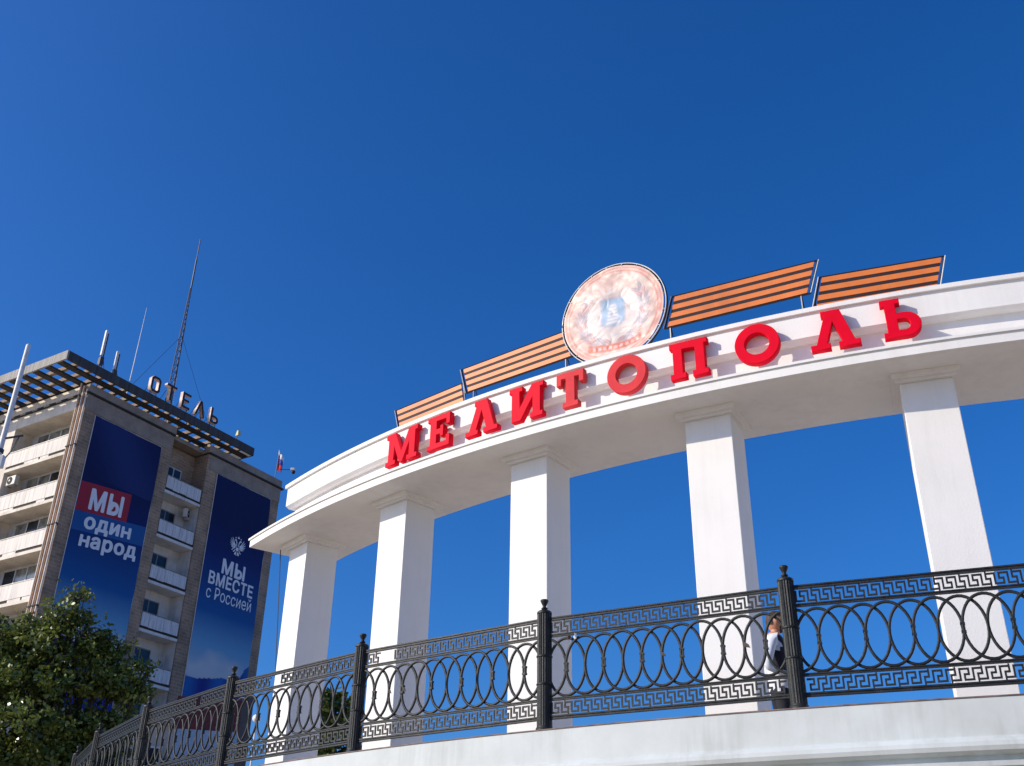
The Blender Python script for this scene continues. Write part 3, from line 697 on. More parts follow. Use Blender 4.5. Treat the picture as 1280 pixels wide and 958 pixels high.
# loggias in the shaded recess
LV = [28.94 - 3.0 * k for k in range(9)]
WTOP = .62
me_cache = {}
for k, zt in enumerate(LV):
    bal = None
    b = MB(); b.box((RC0 + .02, .03, zt - 1.16), (RC1 - .02, DEP, zt - .98)); bal = b.build('balcony', 'whitewall', HO)
    b = MB(); b.box((RC0 + .05, .06, zt - .979), (RC1 - .05, .12, zt - .80)); b.build('dark_fill', 'dark', bal)  # solid near-black strip, painted shade for the gap under the boards
    nb = 5
    for q in range(nb):
        x0 = RC0 + .08 + (RC1 - RC0 - .16) * q / nb; x1 = RC0 + .08 + (RC1 - RC0 - .16) * (q + 1) / nb - .025
        random.seed(k * 10 + q); dz = random.uniform(-.02, .02)
        b = MB(); b.box((x0, .02 + random.uniform(0, .015), zt - .82 + dz), (x1, .06, zt - .01 + dz * .3)); b.build('board', 'whitepanel', bal)
    b = MB(); b.box((RC0, .0, zt), (RC1, .07, zt + .035)); b.build('handrail', 'framedark', bal)
    if k > 0:
        b = MB(); b.box((RC0 + .012, DEP - .02, zt - .978), (RC1 - .012, DEP - .004, zt + 1.84)); b.box((RC0 - .0, .12, zt - .978), (RC0 + .012, DEP - .02, zt + 1.83)); b.box((RC1 - .012, .12, zt - .978), (RC1, DEP - .02, zt + 1.83))
        b.build('recess_wall', 'whitewall', HO)
    # window
    x0, x1, z0, z1 = .62, 2.22, zt - .75, zt + (1.30 if k == 0 else 1.26)
    x0, x1 = (.75, 2.05) if k == 0 else (.55, 2.15)
    y = DEP - .03
    b = MB(); fwid = .07
    b.box((x0, y - .05, z0), (x0 + fwid, y, z1)); b.box((x1 - fwid, y - .05, z0), (x1, y, z1)); b.box((x0 + fwid, y - .05, z1 - fwid), (x1 - fwid, y, z1)); b.box((x0 + fwid, y - .05, z0), (x1 - fwid, y, z0 + fwid))
    xm = x0 + (x1 - x0) * .48
    b.box((xm - .04, y - .05, z0 + fwid), (xm + .04, y, z1 - fwid))
    wn = b.build('window', 'frame' if k < 1 else 'framedark', HO)
    for a0, a1 in ((x0 + fwid, xm - .04), (xm + .04, x1 - fwid)):
        b = MB(); b.box((a0, y - .03, z0 + fwid), (a1, y - .02, z1 - fwid)); b.build('pane', 'glass', wn)
# loggias on the sunlit side
for bay in range(2):
    u0, u1 = .9 + 7.3 * bay, 6.65 + 7.3 * bay
    b = MB(); b.box((S0, u1, 0), (S0 + DEP, u0 + 7.3, ZC)); b.build('pier', 'cream', HO)
    b = MB(); b.box((S0 + .01, u0, 30.85), (S0 + DEP, u1, ZC)); b.build('loggia_head', 'cream', HO)
    b = MB(); b.box((S0 + DEP - .02, u0, 0), (S0 + DEP - .004, u1, 30.85)); b.build('recess_wall', 'whitewall', HO)
    for k in range(9):
        zt = 29.10 - 3.0 * k
        b = MB(); b.box((S0 - .03, u0 + .01, zt - 1.30), (S0 + DEP - .02, u1 - .01, zt - 1.10)); bal = b.build('balcony', 'cream', HO)
        random.seed(k + bay * 20)
        b = MB(); b.box((S0 + .03, u0 + .02, zt - 1.099), (S0 + .07, u1 - .02, zt - .90)); b.build('dark_fill', 'dark', bal)  # near-black strip behind the infill, shade of the gap put into its colour
        uu = u0 + .05
        while uu < u1 - .8:          # pale things and lower trim seen through the gap
            ln = random.uniform(.5, 1.6)
            if random.random() < .75:
                b = MB(); b.box((S0 + .0, uu, zt - 1.098), (S0 + .025, min(uu + ln, u1 - .03), zt - .93)); b.build('infill', 'creampanel', bal)
            uu += ln + random.uniform(.05, .3)
        nb = 6
        for q in range(nb):
            v0 = u0 + .02 + (u1 - u0 - .04) * q / nb; v1 = u0 + .02 + (u1 - u0 - .04) * (q + 1) / nb - .012
            b = MB(); b.box((S0 - .03 + random.uniform(0, .012), v0, zt - .92), (S0 + .02, v1, zt - .02)); b.build('board', 'creampanel', bal)
        b = MB(); b.box((S0 - .05, u0 + .0, zt), (S0 + .03, u1, zt + .04)); b.build('handrail', 'pipe', bal)
        # window strip on the recessed wall
        x = S0 + DEP - .025; z0, z1 = zt - .2, zt + 1.58
        w0, w1 = u0 + .55, u0 + 5.05
        nbv = 4; b = MB()
        for q in range(nbv + 1):
            uu = w0 + (w1 - w0) * q / nbv; b.box((x - .06, uu - .05, z0), (x, uu + .05, z1))
        for q in range(nbv):
            a0 = w0 + (w1 - w0) * q / nbv + .05; a1 = w0 + (w1 - w0) * (q + 1) / nbv - .05
            b.box((x - .06, a0, z1 - .07), (x, a1, z1)); b.box((x - .06, a0, z0), (x, a1, z0 + .07))
            if q < 2 and k % 2 == 0: b.box((x - .05, a0, z0 + 1.0), (x, a1, z0 + 1.06))
        wn = b.build('window', 'frame', HO)
        for q in range(nbv):
            a0 = w0 + (w1 - w0) * q / nbv + .05; a1 = w0 + (w1 - w0) * (q + 1) / nbv - .05
            b = MB(); b.box((x - .03, a0, z0 + .07), (x - .02, a1, z1 - .07)); b.build('pane', 'glasslit' if (q * 3 + k) % 4 else 'glass', wn)
# drain pipes on the lit corner
for (u, rr_, mt) in ((.07, .055, 'pipe'), (.26, .04, 'rust'), (.44, .055, 'pipe'), (.64, .035, 'rust'), (.80, .045, 'cream')):
    b = MB(); b.tube([(S0 - .09, u, 0), (S0 - .09, u, ZC + .25 + u * .8)], rr_, 8); b.build('drain_pipe', mt, HO)
    for zz in (28.2, 23.2, 18.4):
        b = MB(); b.box((S0 - .15, u - .07, zz), (S0, u + .07, zz + .08)); b.build('pipe_clip', 'dark', HO)

# roof canopy: fascia and open grid of beams
CAN0, CAN1, CY0, CYL = -9.5, 6.35, -.78, 16.0
ZT, ZBm = 33.25, 32.66
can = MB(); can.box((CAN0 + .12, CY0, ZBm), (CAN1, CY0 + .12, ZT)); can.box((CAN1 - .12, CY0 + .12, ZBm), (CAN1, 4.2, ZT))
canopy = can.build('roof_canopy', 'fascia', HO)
b = MB(); b.box((CAN0, CY0, ZBm), (CAN0 + .12, CYL, ZT)); b.build('side_fascia', 'fasciasunlit', canopy)
# ribs on the fascia sheet
x = CAN0 + .3
yy = .0
u = CY0 + .12 + .75
rowsY = []
while u < 4.2: rowsY.append(u); u += 1.15
longY = rowsY + [u + 1.15 * q for q in range(10)]
for u in longY:
    x1 = CAN1 - .12 if u < 4.2 else CAN0 + 4.0
    b = MB(); b.box((CAN0 + .12, u - .23, ZBm + .05), (x1, u + .23, ZBm + .17)); b.build('beam', 'timber', canopy)
x = CAN0 + .12 + 1.0
while x < CAN1 - .3:
    ymax = 4.2 if x > CAN0 + 4.0 else CYL
    b = MB(); b.box((x - .11, CY0 + .12, ZBm + .172), (x + .11, ymax, ZBm + .40)); b.build('joist', 'joist', canopy); x += .92
for (px_, py_) in [(S0 + .7, .8), (-1.2, 1.2), (3.6, .7), (S0 + .7, 5), (S0 + .7, 9), (S0 + .7, 13), (6.0, 1.2)]:
    b = MB(); b.box((px_ - .12, py_ - .12, ZC + .3), (px_ + .12, py_ + .12, ZBm + .06)); b.build('canopy_post', 'paleconc', canopy)
b = MB(); b.box((S0 + 1.4, 2.2, ZC + .4), (S1 - 5, 2.6, ZBm - .45)); b.box((S0 + 1.2, 2.6, ZC + .4), (S1 - 6, 8, ZBm - .45)); b.build('roof_house', 'cream', HO)

# ---- rooftop letters
def stroke_loop(kind):
    if kind == 'О': return .78, [[(.16, 0), (.62, 0), (.78, .18), (.78, .94), (.62, 1.12), (.16, 1.12), (0, .94), (0, .18)], [(.23, .17), (.17, .25), (.17, .87), (.23, .95), (.55, .95), (.61, .87), (.61, .25), (.55, .17)]]
    if kind == 'Т': return .84, [[(.33, 0), (.51, 0), (.51, .95), (.84, .95), (.84, 1.12), (0, 1.12), (0, .95), (.33, .95)]]
    if kind == 'Е': return .72, [[(0, 0), (.72, 0), (.72, .17), (.18, .17), (.18, .49), (.60, .49), (.60, .65), (.18, .65), (.18, .95), (.72, .95), (.72, 1.12), (0, 1.12)]]
    if kind == 'Л': return .88, [[(0, 0), (.17, 0), (.44, .90), (.71, 0), (.88, 0), (.54, 1.12), (.34, 1.12)]]
    if kind == 'Ь': return .74, [[(0, 0)] + arc(.46, .29, .28, -90, 90, 8, .29) + [(.18, .58), (.18, 1.12), (0, 1.12)], [(.18, .16), (.18, .42)] + arc(.44, .29, .13, 90, -90, 6, .13)]
def hpos(s, u, z):
    a = math.pi / 2 - AZH; return (-22.1592 + s * math.cos(a) - u * math.sin(a), 62.9866 + s * math.sin(a) + u * math.cos(a), z)
for ch, s, lab in (('О', -2.90, 'first rooftop hotel letter, an angular O on the canopy edge'), ('Т', -1.60, 'second rooftop hotel letter, a T in front of the lattice mast'),
                   ('Е', -.28, 'third rooftop hotel letter, an E on the canopy edge'), ('Л', 1.0, 'fourth rooftop hotel letter, a pointed arch on the canopy edge'), ('Ь', 2.30, 'fifth rooftop hotel letter, stem with a low bowl at the right')):
    wd, loops = stroke_loop(ch)
    me = curve_mesh('rooftop_letter', [[(x - wd / 2, y) for x, y in lp] for lp in loops], .26)
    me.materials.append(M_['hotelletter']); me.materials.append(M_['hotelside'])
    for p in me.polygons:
        if abs(p.normal.y) < .5: p.material_index = 1  # side faces take the paler colour standing in for sunlit edges
    o = link('rooftop_letter', me, None, hpos(s, -.66, 33.46), (0, 0, math.pi / 2 - AZH)); tag(o, lab, 'letter', 'rooftop hotel letters')
    b = MB()
    for sx in (-.25, .25):
        b.tube([(sx, .0, -.3), (sx, .0, .1)], .03, 4); b.tube([(sx, .9, -.25), (sx, .1, .7)], .02, 4)
    b.build('stay', 'steelmast', o)
fl = thing('floodlight', 'small yellowish floodlight at the right end of the roof canopy', 'floodlight', hpos(4.55, -.74, 32.9), math.pi / 2 - AZH)
b = MB(); b.tube([(0, 0, 0), (.02, -.04, .75)], .03, 5); b.build('bracket', 'steelmast', fl)
b = MB(); b.add([(-.12, -.25, .55), (.14, -.25, .62), (.22, -.1, 1.05), (.0, -.1, 1.0), (-.12, .0, .55), (.14, .0, .62), (.22, .02, 1.05), (.0, .02, 1.0)], [(0, 1, 2, 3), (7, 6, 5, 4), (0, 4, 5, 1), (1, 5, 6, 2), (2, 6, 7, 3), (3, 7, 4, 0)]); b.build('lamp_head', 'yellow', fl)

# ---- air conditioners
def aircon(loc, rz, lab):
    r = thing('air_conditioner', lab, 'air conditioner', loc, rz)
    b = MB(); b.box((-.42, -.3, 0), (.42, 0, .6)); bevel(b.build('casing', 'acbody', r), .03)
    b = MB(); b.tube([(-.1, -.302, .3), (-.1, -.325, .3)], .24, 20); b.build('fan_grille', 'dark', r)
    b = MB(); b.tube([(-.1, -.324, .3), (-.1, -.335, .3)], .07, 12); b.build('fan_hub', 'acbody', r)
    for x in (-.33, .33):
        b = MB(); b.box((x - .02, -.28, -.05), (x + .02, .02, -.002)); b.build('bracket', 'framedark', r)
aircon(hpos(2.55, DEP - .45, 26.95), math.pi / 2 - AZH + R_(35), 'grey air conditioner in the shaded loggia left of the emblem banner')
aircon(hpos(S0 + .45, 6.0, 26.95), -AZH, 'pale air conditioner on the sunlit loggia wall at the far left')

# ---- banners
def sheet_y(x, z):
    return -.075 + .030 * mnoise.noise(Vector((x * .45, z * .3, 2))) + .020 * mnoise.noise(Vector((x * 1.1 + z * .5, z * .35, 7))) + .007 * mnoise.noise(Vector((x * 3, z * 1.6, 11)))
def banner_mesh(name, x0, x1, z0, z1, fcol, nx=56, nz=230):
    v, f, cl = [], [], []
    for j in range(nz + 1):
        for i in range(nx + 1):
            a, t = i / nx, j / nz; x, z = x0 + (x1 - x0) * a, z0 + (z1 - z0) * t
            y = sheet_y(x, z)
            v.append((x, y, z)); cl.append(fcol(a, z))
    for j in range(nz):
        for i in range(nx):
            k = j * (nx + 1) + i; f.append((k, k + 1, k + nx + 2, k + nx + 1))
    me = bpy.data.meshes.new(name); me.from_pydata(v, [], f)
    at = me.color_attributes.new('print', 'FLOAT_COLOR', 'POINT'); at.data.foreach_set('color', np.c_[np.array(cl), np.ones(len(cl))].ravel()); me.shade_smooth()
    return me
NAVY, DEEP, MID, LITE, CLOUD = (np.array(c) for c in ((.002, .001, .060), (.002, .006, .105), (.003, .085, .30), (.13, .33, .53), (.52, .55, .58)))
def lerp(a, b_, t): t = max(0, min(1, t)); return a * (1 - t) + b_ * t
def grad(z):
    st = [(31, NAVY), (27.5, NAVY * .95), (25.5, DEEP), (23.4, DEEP * .6 + MID * .4), (21.3, MID), (19.2, LITE), (17.4, (LITE + CLOUD) / 2)]
    for (za, ca), (zb, cb) in zip(st, st[1:]):
        if z >= zb: return lerp(cb, ca, (z - zb) / (za - zb))
    return (LITE + CLOUD) / 2
def bcol2(a, z):
    c = grad(z)
    x = 4.02 + 5.28 * a
    cl = 18.75 + .3 * math.sin(x * 1.2) + .35 * mnoise.noise(Vector((x, z, 3)))
    if z < cl: c = lerp(c, CLOUD, min(1, (cl - z) / .9) * (.75 + .4 * mnoise.noise(Vector((x * .8, z * 1.5, 4)))))
    wv = 17.05 + .42 * (1 / (1 + math.exp(-(x - 6.9) * 4))) + 1.15 * (1 / (1 + math.exp(-(x - 8.75) * 6))) - .12 * math.sin(x * 1.7)
    if z < wv: c = lerp(np.array([.003, .012, .20]), np.array([.005, .10, .36]), .5 + .5 * math.sin(x * 2.4 + 4))
    return c
def bcol1(a, z):
    x = -6.2 + 5.25 * a; c = grad(z + .8)
    c = lerp(c, c + np.array([.01, .02, .06]), .5 + .5 * math.sin(x * .9 + z * .6)) if z > 26.7 else c
    if z < 18.3: c = lerp(c, CLOUD, (18.3 - z) / 1.2)
    if z < 16.7 + .5 * math.sin(x * .9): c = np.array([.003, .014, .22])
    return c
def banner(label, x0, x1, z0, z1, fc):
    r = thing('banner', label, 'banner', hpos(x0, 0, z0), math.pi / 2 - AZH)
    me = banner_mesh('banner_sheet', 0, x1 - x0, 0, z1 - z0, lambda a, z: fc(a, z + z0)); me.materials.append(attr_mat('banner_print', 'print', .55, .3))
    o = link('sheet', me, r); sm = o.modifiers.new('solid', 'SOLIDIFY'); sm.thickness = .006; sm.offset = 1
    b = MB()
    for (a, c) in (((0, -.05, 0), (0, -.05, z1 - z0)), ((x1 - x0, -.05, 0), (x1 - x0, -.05, z1 - z0)), ((0, -.05, z1 - z0), (x1 - x0, -.05, z1 - z0))): b.tube([a, c], .035, 4)
    b.build('edge_frame', 'frame', r)
    return r
BX1, BX2, BZ0 = -6.2, 4.02, 13.2
b1 = banner('dark blue banner with a red box and white lettering on three lines', -6.2, -.95, BZ0, 30.50, bcol1)
b2 = banner('dark blue banner with a white double-headed eagle over white lettering', 4.02, 9.30, BZ0, 30.55, bcol2)
def put_text(r, ox, txt, s, z, wd, ht, bold, slope, y=-.115, mt='lettergrey', caps=''):
    me = text_mesh(txt, wd, ht, bold, caps=caps); me.materials.append(M_[mt])
    for v_ in me.vertices:
        v_.co.z += slope * v_.co.x
        v_.co.y += sheet_y(v_.co.x + s - ox, v_.co.z + z - BZ0) - .022
    return link('lettering', me, r, (s - ox, 0, z - BZ0))
def quad_board(r, ox, name, pts, mt, y=-.01):
    P = [Vector((q - ox, 0, z - BZ0)) for q, z in pts]; nx, nz = 26, 12; v, f = [], []
    for j in range(nz + 1):
        for i in range(nx + 1):
            p = P[0].lerp(P[1], i / nx).lerp(P[3].lerp(P[2], i / nx), j / nz); v.append((p.x, sheet_y(p.x, p.z) + y, p.z))
    for j in range(nz):
        for i in range(nx): k = j * (nx + 1) + i; f.append((k, k + 1, k + nx + 2, k + nx + 1))
    b = MB(); b.add(v, f); return b.build(name, mt, r, True)
SLP = .105
quad_board(b1, BX1, 'red_box', [(-6.17, 24.40), (-2.50, 24.79), (-2.50, 26.62), (-6.17, 26.22)], 'boxred')
quad_board(b1, BX1, 'blue_box', [(-6.17, 23.20), (-.98, 23.75), (-.98, 25.0), (-6.17, 24.38)], 'boxblue', -.008)
put_text(b1, BX1, 'МЫ', -5.36, 24.66, 2.40, 1.38, .045, SLP)
put_text(b1, BX1, 'одиh', -5.42, 23.28, 3.40, .98, .045, SLP, caps='одиh')
put_text(b1, BX1, 'hарод', -5.48, 22.12, 4.12, 1.02, .045, SLP, caps='hод')
put_text(b2, BX2, 'МЫ', 5.62, 23.98, 2.16, 1.05, .04, .0)
put_text(b2, BX2, 'ВМЕСТЕ', 4.62, 23.02, 4.10, .92, .035, .0)
put_text(b2, BX2, 'с Россией', 4.62, 22.10, 4.10, .86, .004, .0)
# double-headed eagle, flat white print built of separate strokes
EA = []
for s in (-1, 1):
    EA += [[(s * .05, .02), (s * .13, .02), (s * .16, .30), (s * .26, .46), (s * .33, .48), (s * .40, .43), (s * .36, .54), (s * .27, .60), (s * .17, .55), (s * .08, .36)],   # neck and head
           [(s * .22, .66), (s * .33, .66), (s * .35, .76), (s * .30, .71), (s * .275, .79), (s * .25, .71), (s * .20, .76)]]                                             # crown
    for q, (ax, az, bx, bz, wd) in enumerate(((.34, .18, .62, .66, .05), (.40, .12, .76, .54, .05), (.42, .05, .82, .36, .048), (.42, -.03, .82, .18, .045), (.40, -.11, .76, .02, .042), (.36, -.18, .66, -.12, .04))):
        dx, dz = bx - ax, bz - az; l = math.hypot(dx, dz); nx, nz = -dz / l * wd, dx / l * wd
        EA.append([(s * (ax - nx), az - nz), (s * (bx - nx * .4), bz - nz * .4), (s * (bx + nx * .4), bz + nz * .4), (s * (ax + nx), az + nz)])
    EA.append([(s * .20, .14), (s * .33, .24), (s * .40, .10), (s * .37, -.12), (s * .28, -.20), (s * .20, -.06)])
    EA.append([(s * .16, -.26), (s * .22, -.22), (s * .36, -.40), (s * .44, -.42), (s * .40, -.50), (s * .30, -.46)])
    EA.append([(s * .05, -.42), (s * .16, -.40), (s * .28, -.62), (s * .20, -.70), (s * .12, -.60), (s * .08, -.74), (s * .03, -.66)])
EA.append([(-.14, -.05), (.14, -.05), (.15, -.26), (0, -.38), (-.15, -.26)])
EA.append([(-.09, .68), (.09, .68), (.11, .84), (.04, .78), (0, .90), (-.04, .78), (-.11, .84)])
EA.append([(-.62, -.36), (-.56, -.40), (-.34, -.20), (-.38, -.16)])
b = MB()
for q, pl in enumerate(EA):
    y = -.135 - .0006 * q
    b.add([(x * .86, y, z * .86) for x, z in pl], [tuple(range(len(pl)))])
o = b.build('eagle_emblem', 'lettergrey', b2); o.location = (6.70 - BX2, 0, 26.12 - BZ0)

# ---- rooftop aerials
ms = thing('lattice_mast', 'tall dark lattice radio mast rising behind the rooftop letters', 'mast', (-23.33, 63.88, 32.0))
def lattice(b, z0, z1, w0, w1, n, r):
    cn = [(math.cos(R_(a)), math.sin(R_(a))) for a in (90, 210, 330)]
    P = lambda k, t: Vector((cn[k][0] * (w0 + (w1 - w0) * t) / 2, cn[k][1] * (w0 + (w1 - w0) * t) / 2, z0 + (z1 - z0) * t))
    for k in range(3): b.tube([P(k, 0), P(k, 1)], r, 4)
    for i in range(n):
        for k in range(3):
            b.tube([P(k, i / n), P((k + 1) % 3, (i + 1) / n)], r * .55, 3, cap=False); b.tube([P(k, i / n), P((k + 1) % 3, i / n)], r * .5, 3, cap=False)
b = MB(); lattice(b, 0, 9.0, .62, .26, 16, .035); b.build('lower_section', 'steelmast', ms)
b = MB(); lattice(b, 9.0, 12.0, .24, .12, 8, .03); b.build('middle_section', 'steelmast', ms)
b = MB(); b.tube([(0, 0, 12), (0, 0, 14.6)], .06, 6); b.tube([(0, 0, 14.6), (0, 0, 16.4)], .035, 6); b.tube([(-.1, 0, 15.9), (.1, 0, 15.9)], .015, 4); b.build('top_tube', 'steelmast', ms)
for (dx, dy, zt_) in ((-3.4, -2.2, 8.0), (.35, .2, 8.0), (2.6, 4.0, 8.0)):
    b = MB(); b.tube([(0, 0, zt_), (dx, dy, .6)], .013, 3); b.build('guy_wire', 'steelmast', ms)
wh = thing('whip_aerial', 'thin pale whip aerial on the roof left of the lattice mast', 'aerial', (-25.95, 62.85, 32.3))
b = MB(); b.tube([(0, 0, 0), (.08, .03, 5.0), (.13, .05, 9.35)], [.045, .035, .012], 5); b.build('rod', 'antenna', wh)
b = MB(); b.tube([(0, 0, 0), (0, 0, .5)], .09, 6); b.build('mount', 'steelmast', wh)
def panel_ant(loc, h, lab, wz=.13):
    r = thing('panel_aerial', lab, 'aerial', loc, -.75)
    b = MB(); b.tube([(0, .1, 0), (0, .1, h * .95)], .05, 6); b.build('pole', 'steelmast', r)
    b = MB(); b.box((-wz, -.12, h * .56), (wz, .03, h)); bevel(b.build('casing', 'antenna', r), .03)
    b = MB(); b.box((-.24, -.1, h * .42), (-.06, .12, h * .53)); b.box((.06, -.15, h * .38), (.22, .1, h * .52)); b.build('radio_unit', 'steelmast', r)
    b = MB(); b.tube([(-.7, .1, h * .2), (0, .1, h * .56)], .03, 4); b.tube([(.7, .1, h * .2), (0, .1, h * .56)], .03, 4); b.build('strut', 'steelmast', r)
panel_ant((-27.8, 62.05, 34.7), 4.5, 'tall pale panel aerial on a dark mount near the canopy corner', .11)
panel_ant((-26.9, 62.45, 34.6), 3.2, 'short pale panel aerial left of the whip aerial', .10)
# flag and camera arm
fg = thing('flag', 'small white, blue and red flag on the hotel roof corner', 'flag', hpos(9.75, .3, 32.2))
b = MB(); b.tube([(0, 0, 0), (.08, 0, 2.4)], .03, 5); b.build('pole', 'steelmast', fg)
for q, mt in enumerate(('flagwhite', 'flagblue', 'flagred')):
    v, f = [], []; n = 8
    for i in range(n + 1):
        for j in (0, 1):
            t = i / n; zz = 2.55 - (q + j) * .40 - t * .75 - .08 * math.sin(t * 6); v.append((.06 + t * .42 + .05 * math.sin(t * 9 + q), -.08 + .10 * math.sin(t * 7), zz - .12 * (1 - t) * j * q))
    for i in range(n): f.append((2 * i, 2 * i + 1, 2 * i + 3, 2 * i + 2))
    b = MB(); b.add(v, f); o = b.build('stripe', mt, fg, True); sm = o.modifiers.new('solid', 'SOLIDIFY'); sm.thickness = .01
ca = thing('security_camera', 'white security camera on a thin arm beside the rooftop flag', 'camera', hpos(9.85, .2, 33.2), 0)
b = MB(); b.tube([(-.1, 0, 0), (1.0, 0, 0)], .025, 4); b.build('arm', 'steelmast', ca)
b = MB(); b.box((.95, -.12, -.08), (1.25, .12, .12)); bevel(b.build('housing', 'antenna', ca), .03)
b = MB(); b.lathe([(.05, -.34), (.13, -.26), (.13, -.1)], 12, (1.16, 0)); b.build('dome', 'dark', ca, True)

# ------------------------------------------------------------------ lamp pole at the far left
lp = thing('lamp_pole', 'tall pale steel pole at the far left edge, in front of the hotel', 'pole', (-13.13, 24.73, 0))
b = MB(); b.lathe([(.085, 0), (.075, 9), (.062, 16.1), (.05, 16.13)], 12); b.build('shaft', 'whitesteel', lp, True)
b = MB(); b.lathe([(.10, 12.9), (.10, 13.0)], 12); b.lathe([(.10, 12.3), (.10, 12.4)], 12); b.build('clamp', 'steelmast', lp)
b = MB(); b.box((.08, -.16, 12.45), (.22, .0, 12.78)); bevel(b.build('bracket_box', 'antenna', lp), .02)
b = MB(); b.tube([(0, 0, 13.3), (.45, .1, 13.45)], .03, 5); b.tube([(.0, 0, 12.4), (.3, -.05, 12.9), (.38, .05, 13.4)], .018, 5); b.build('cable_arm', 'steelmast', lp)

# loose cable at the left end of the colonnade
cb = MB(); cb.tube([(-3.87, 17.06, 7.70), (-3.80, 17.08, 6.8), (-3.72, 17.10, 5.7), (-3.60, 17.13, 4.4), (-3.55, 17.2, 3.3)], .008, 5)
tag(cb.build('hanging_cable', 'blacksteel'), 'thin dark cable hanging from the left end of the colonnade roof', 'cable')

# ------------------------------------------------------------------ hoarding, globe lamp, low annex beyond the railing
ho_ = thing('hoarding', 'hoarding with a maroon upper board and pale blue lower board, seen through the railing', 'hoarding', (-12.6, 46.3, 0), R_(15))
b = MB(); b.box((-1.45, 0, 10.02), (1.25, .08, 11.35)); b.build('upper_board', 'maroon', ho_)
b = MB(); b.box((-1.35, -.01, 8.6), (1.25, .07, 10.015)); b.build('lower_board', 'paleblue', ho_)
b = MB(); b.box((1.252, -.03, 8.4), (1.72, .25, 11.5)); b.build('side_board', 'slate', ho_)
for x in (-1.0, 1.0):
    b = MB(); b.box((x - .08, .09, 0), (x + .08, .25, 11.2)); b.build('leg', 'steelmast', ho_)
la = thing('globe_lamp', 'white globe street lamp glimpsed through the railing beside the leftmost column', 'street lamp', (-8.94, 38.99, 0))
b = MB(); b.lathe([(.07, 0), (.05, 4), (.03, 8.98)], 8); b.build('post', 'antenna', la)
b = MB(); b.lathe([(.15 * math.sin(R_(a)) + .001, 9.14 - .15 * math.cos(R_(a))) for a in range(0, 181, 15)], 16); b.build('globe', 'lampglobe', la, True)
an = thing('annex_building', 'low pale annex of the hotel half hidden behind the leafy tree', 'building', (-19.5, 50, 0), R_(25))
b = MB(); b.box((-6, 0, 0), (7.0, 6, 11.2)); b.build('wall', 'annex', an)
b = MB(); b.box((-6.2, -.2, 11.2), (7.2, 6.2, 11.5)); b.build('roof', 'concrete', an)
for q in range(6):
    b = MB(); b.box((-5.4 + q * 2.0, -.06, 8.6), (-4.2 + q * 2.0, -.002, 10.2)); wn = b.build('window', 'frame', an)
    b = MB(); b.box((-5.3 + q * 2.0, -.075, 8.7), (-4.3 + q * 2.0, -.062, 10.1)); b.build('pane', 'glass', wn)

# ------------------------------------------------------------------ trees
def leaf_mat(name, c1, c2):
    M = bpy.data.materials.new(name); M.use_nodes = True; t = M.node_tree; b = t.nodes['Principled BSDF']
    b.inputs['Roughness'].default_value = .32; b.inputs['Specular IOR Level'].default_value = .5
    a = t.nodes.new('ShaderNodeAttribute'); a.attribute_name = 'tint'
    r = t.nodes.new('ShaderNodeValToRGB'); r.color_ramp.elements[0].color = (*c1, 1); r.color_ramp.elements[1].color = (*c2, 1)
    t.links.new(a.outputs['Fac'], r.inputs[0]); t.links.new(r.outputs[0], b.inputs['Base Color'])
    tr = t.nodes.new('ShaderNodeBsdfTranslucent'); t.links.new(r.outputs[0], tr.inputs[0])
    mx = t.nodes.new('ShaderNodeMixShader'); mx.inputs[0].default_value = .3
    t.links.new(b.outputs[0], mx.inputs[1]); t.links.new(tr.outputs[0], mx.inputs[2]); t.links.new(mx.outputs[0], t.nodes['Material Output'].inputs[0])
    return M
LEAF = leaf_mat('leaves', (.032, .058, .010), (.24, .28, .055))
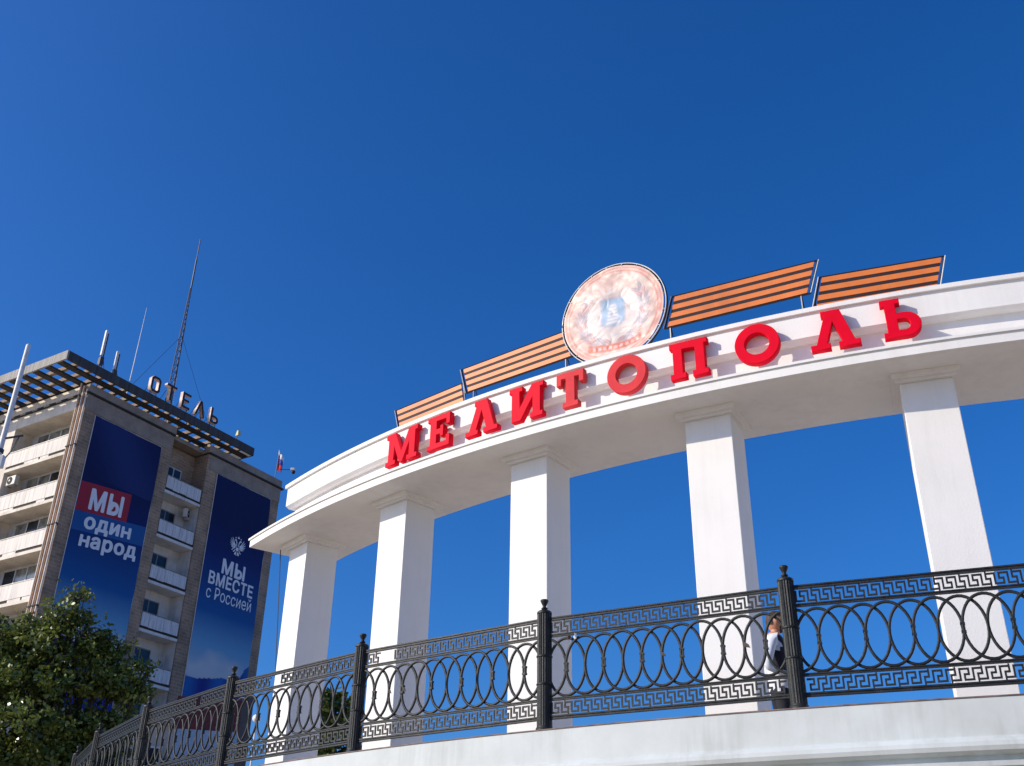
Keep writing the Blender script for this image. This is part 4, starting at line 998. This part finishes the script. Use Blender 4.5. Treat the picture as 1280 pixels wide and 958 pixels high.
def tree(label, base, blobs, trunk_h, seed, nclump, nleaf, lsize, thick=.22):
    rng = np.random.default_rng(seed)
    r = thing('leafy_tree', label, 'tree', base)
    # limbs: trunk then branches to blob centres
    b = MB(); b.tube([(0, 0, 0), (.05, .03, trunk_h * .5), (-.03, .05, trunk_h)], [thick, thick * .8, thick * .62], 10); b.build('trunk', 'bark', r, True)
    b = MB(); tips = []
    for (bx, by, bz, br) in blobs:
        p0 = Vector((-.03, .05, trunk_h * .92)); p1 = Vector((bx, by, bz)); mid = p0.lerp(p1, .5) + Vector((rng.normal() * .15, rng.normal() * .15, -.15))
        b.tube([p0, mid, p1], [thick * .5, thick * .3, thick * .12], 7)
        for q in range(7):
            d = Vector(rng.normal(size=3)); d.normalize(); d.z = d.z * .7 + .15
            t0 = mid.lerp(p1, rng.uniform(.2, 1)); t1 = p1 + d * br * rng.uniform(.6, .98)
            b.tube([t0, t0.lerp(t1, .5) + Vector((0, 0, .08)), t1], [thick * .14, thick * .08, thick * .03], 5)
    b.build('limbs', 'bark', r, True)
    # clumps of leaves through the volume, denser near the outside
    wts = np.array([q[3] ** 2 for q in blobs]); wts = wts / wts.sum()
    cs = []
    for k in range(nclump):
        bx, by, bz, br = blobs[rng.choice(len(blobs), p=wts)]
        d = rng.normal(size=3); d /= np.linalg.norm(d); rad = br * rng.uniform(.35, 1.0) ** .5 * (1 + .22 * mnoise.noise(Vector((d[0] * 2 + bx, d[1] * 2 + by, d[2] * 2 + bz))))
        cs.append((np.array([bx, by, bz]) + d * rad * np.array([1, 1, .92]), rng.uniform(.10, .24), rng.uniform(0, 1), d))
    n = nclump * nleaf
    ctr = np.repeat(np.array([c[0] for c in cs]), nleaf, 0); sz = np.repeat(np.array([c[1] for c in cs]), nleaf); tin = np.repeat(np.array([c[2] for c in cs]), nleaf); out = np.repeat(np.array([c[3] for c in cs]), nleaf, 0)
    pos = ctr + np.clip(rng.normal(size=(n, 3)), -1.6, 1.6) * sz[:, None] * np.array([.75, .75, .6])
    nr_ = rng.normal(size=(n, 3)) + out * .9 + np.array([0, 0, .7]); nr_ /= np.linalg.norm(nr_, axis=1)[:, None]
    ax = np.cross(nr_, rng.normal(size=(n, 3))); ax /= np.linalg.norm(ax, axis=1)[:, None]; bx_ = np.cross(nr_, ax)
    L = lsize * rng.uniform(.6, 1.25, n)[:, None]; W = L * .30
    v = np.empty((n, 6, 3)); bend = nr_ * L * .12
    v[:, 0] = pos - ax * L * .5; v[:, 1] = pos - ax * L * .15 + bx_ * W - bend * .3; v[:, 2] = pos + ax * L * .25 + bx_ * W * .8 - bend * .6
    v[:, 3] = pos + ax * L * .55 - bend * 1.6; v[:, 4] = pos + ax * L * .25 - bx_ * W * .8 - bend * .6; v[:, 5] = pos - ax * L * .15 - bx_ * W - bend * .3
    me = bpy.data.meshes.new('crown'); nv = n * 6
    me.vertices.add(nv); me.vertices.foreach_set('co', v.reshape(-1)); me.loops.add(nv); me.loops.foreach_set('vertex_index', np.arange(nv, dtype=np.int32))
    me.polygons.add(n); me.polygons.foreach_set('loop_start', np.arange(0, nv, 6, dtype=np.int32)); me.polygons.foreach_set('loop_total', np.full(n, 6, dtype=np.int32))
    at = me.attributes.new('tint', 'FLOAT', 'POINT'); at.data.foreach_set('value', np.repeat(np.clip(tin * .7 + rng.uniform(0, .4, n), 0, 1), 6).astype(np.float32))
    me.update(); me.validate(); me.materials.append(LEAF); link('crown', me, r)
    return r
tree('leafy green tree in front of the hotel at the lower left', (-11.3, 26.6, 0),
     [(-.4, -.3, 6.3, 1.8), (-.05, -.4, 8.2, .75), (.15, -.5, 9.1, .42), (.42, -.5, 9.65, .26), (.75, -.4, 9.0, .25), (-.6, -.4, 8.7, .45), (-1.5, -.2, 8.0, 1.05), (-1.9, -.3, 9.0, .35), (.95, -.1, 7.75, .8), (1.5, -.1, 8.35, .33), (1.75, .0, 7.6, .6), (2.2, .0, 7.35, .4), (2.3, .1, 7.9, .2), (-2.6, .2, 7.8, 1.4), (-.9, -.2, 8.3, .6), (1.0, -.2, 8.4, .45), (-2.5, .2, 5.8, 1.6), (.6, .3, 5.5, 1.5), (-1.0, -.6, 4.6, 1.6), (1.25, .2, 6.3, .8), (1.9, .1, 6.6, .4), (1.6, .1, 5.5, .5), (.2, -.7, 3.6, 1.4)], 3.0, 5, 2500, 30, .115, .24)
tree('dark leafy tree seen between the two leftmost columns, through the railing', (-9.9, 59.2, 0),
     [(0, 0, 12.6, 2.4), (-.6, .2, 13.5, 1.5), (.8, -.2, 13.4, 1.5), (0, .3, 10.4, 2.4)], 7.5, 9, 420, 24, .30, .3)
tree('distant leafy tree behind the railing beyond the hoarding', (-15.2, 52.5, 0),
     [(0, 0, 8.0, 2.2), (-1.2, .2, 9.0, 1.2), (1.0, -.2, 8.8, 1.3)], 4.5, 13, 330, 24, .28, .26)
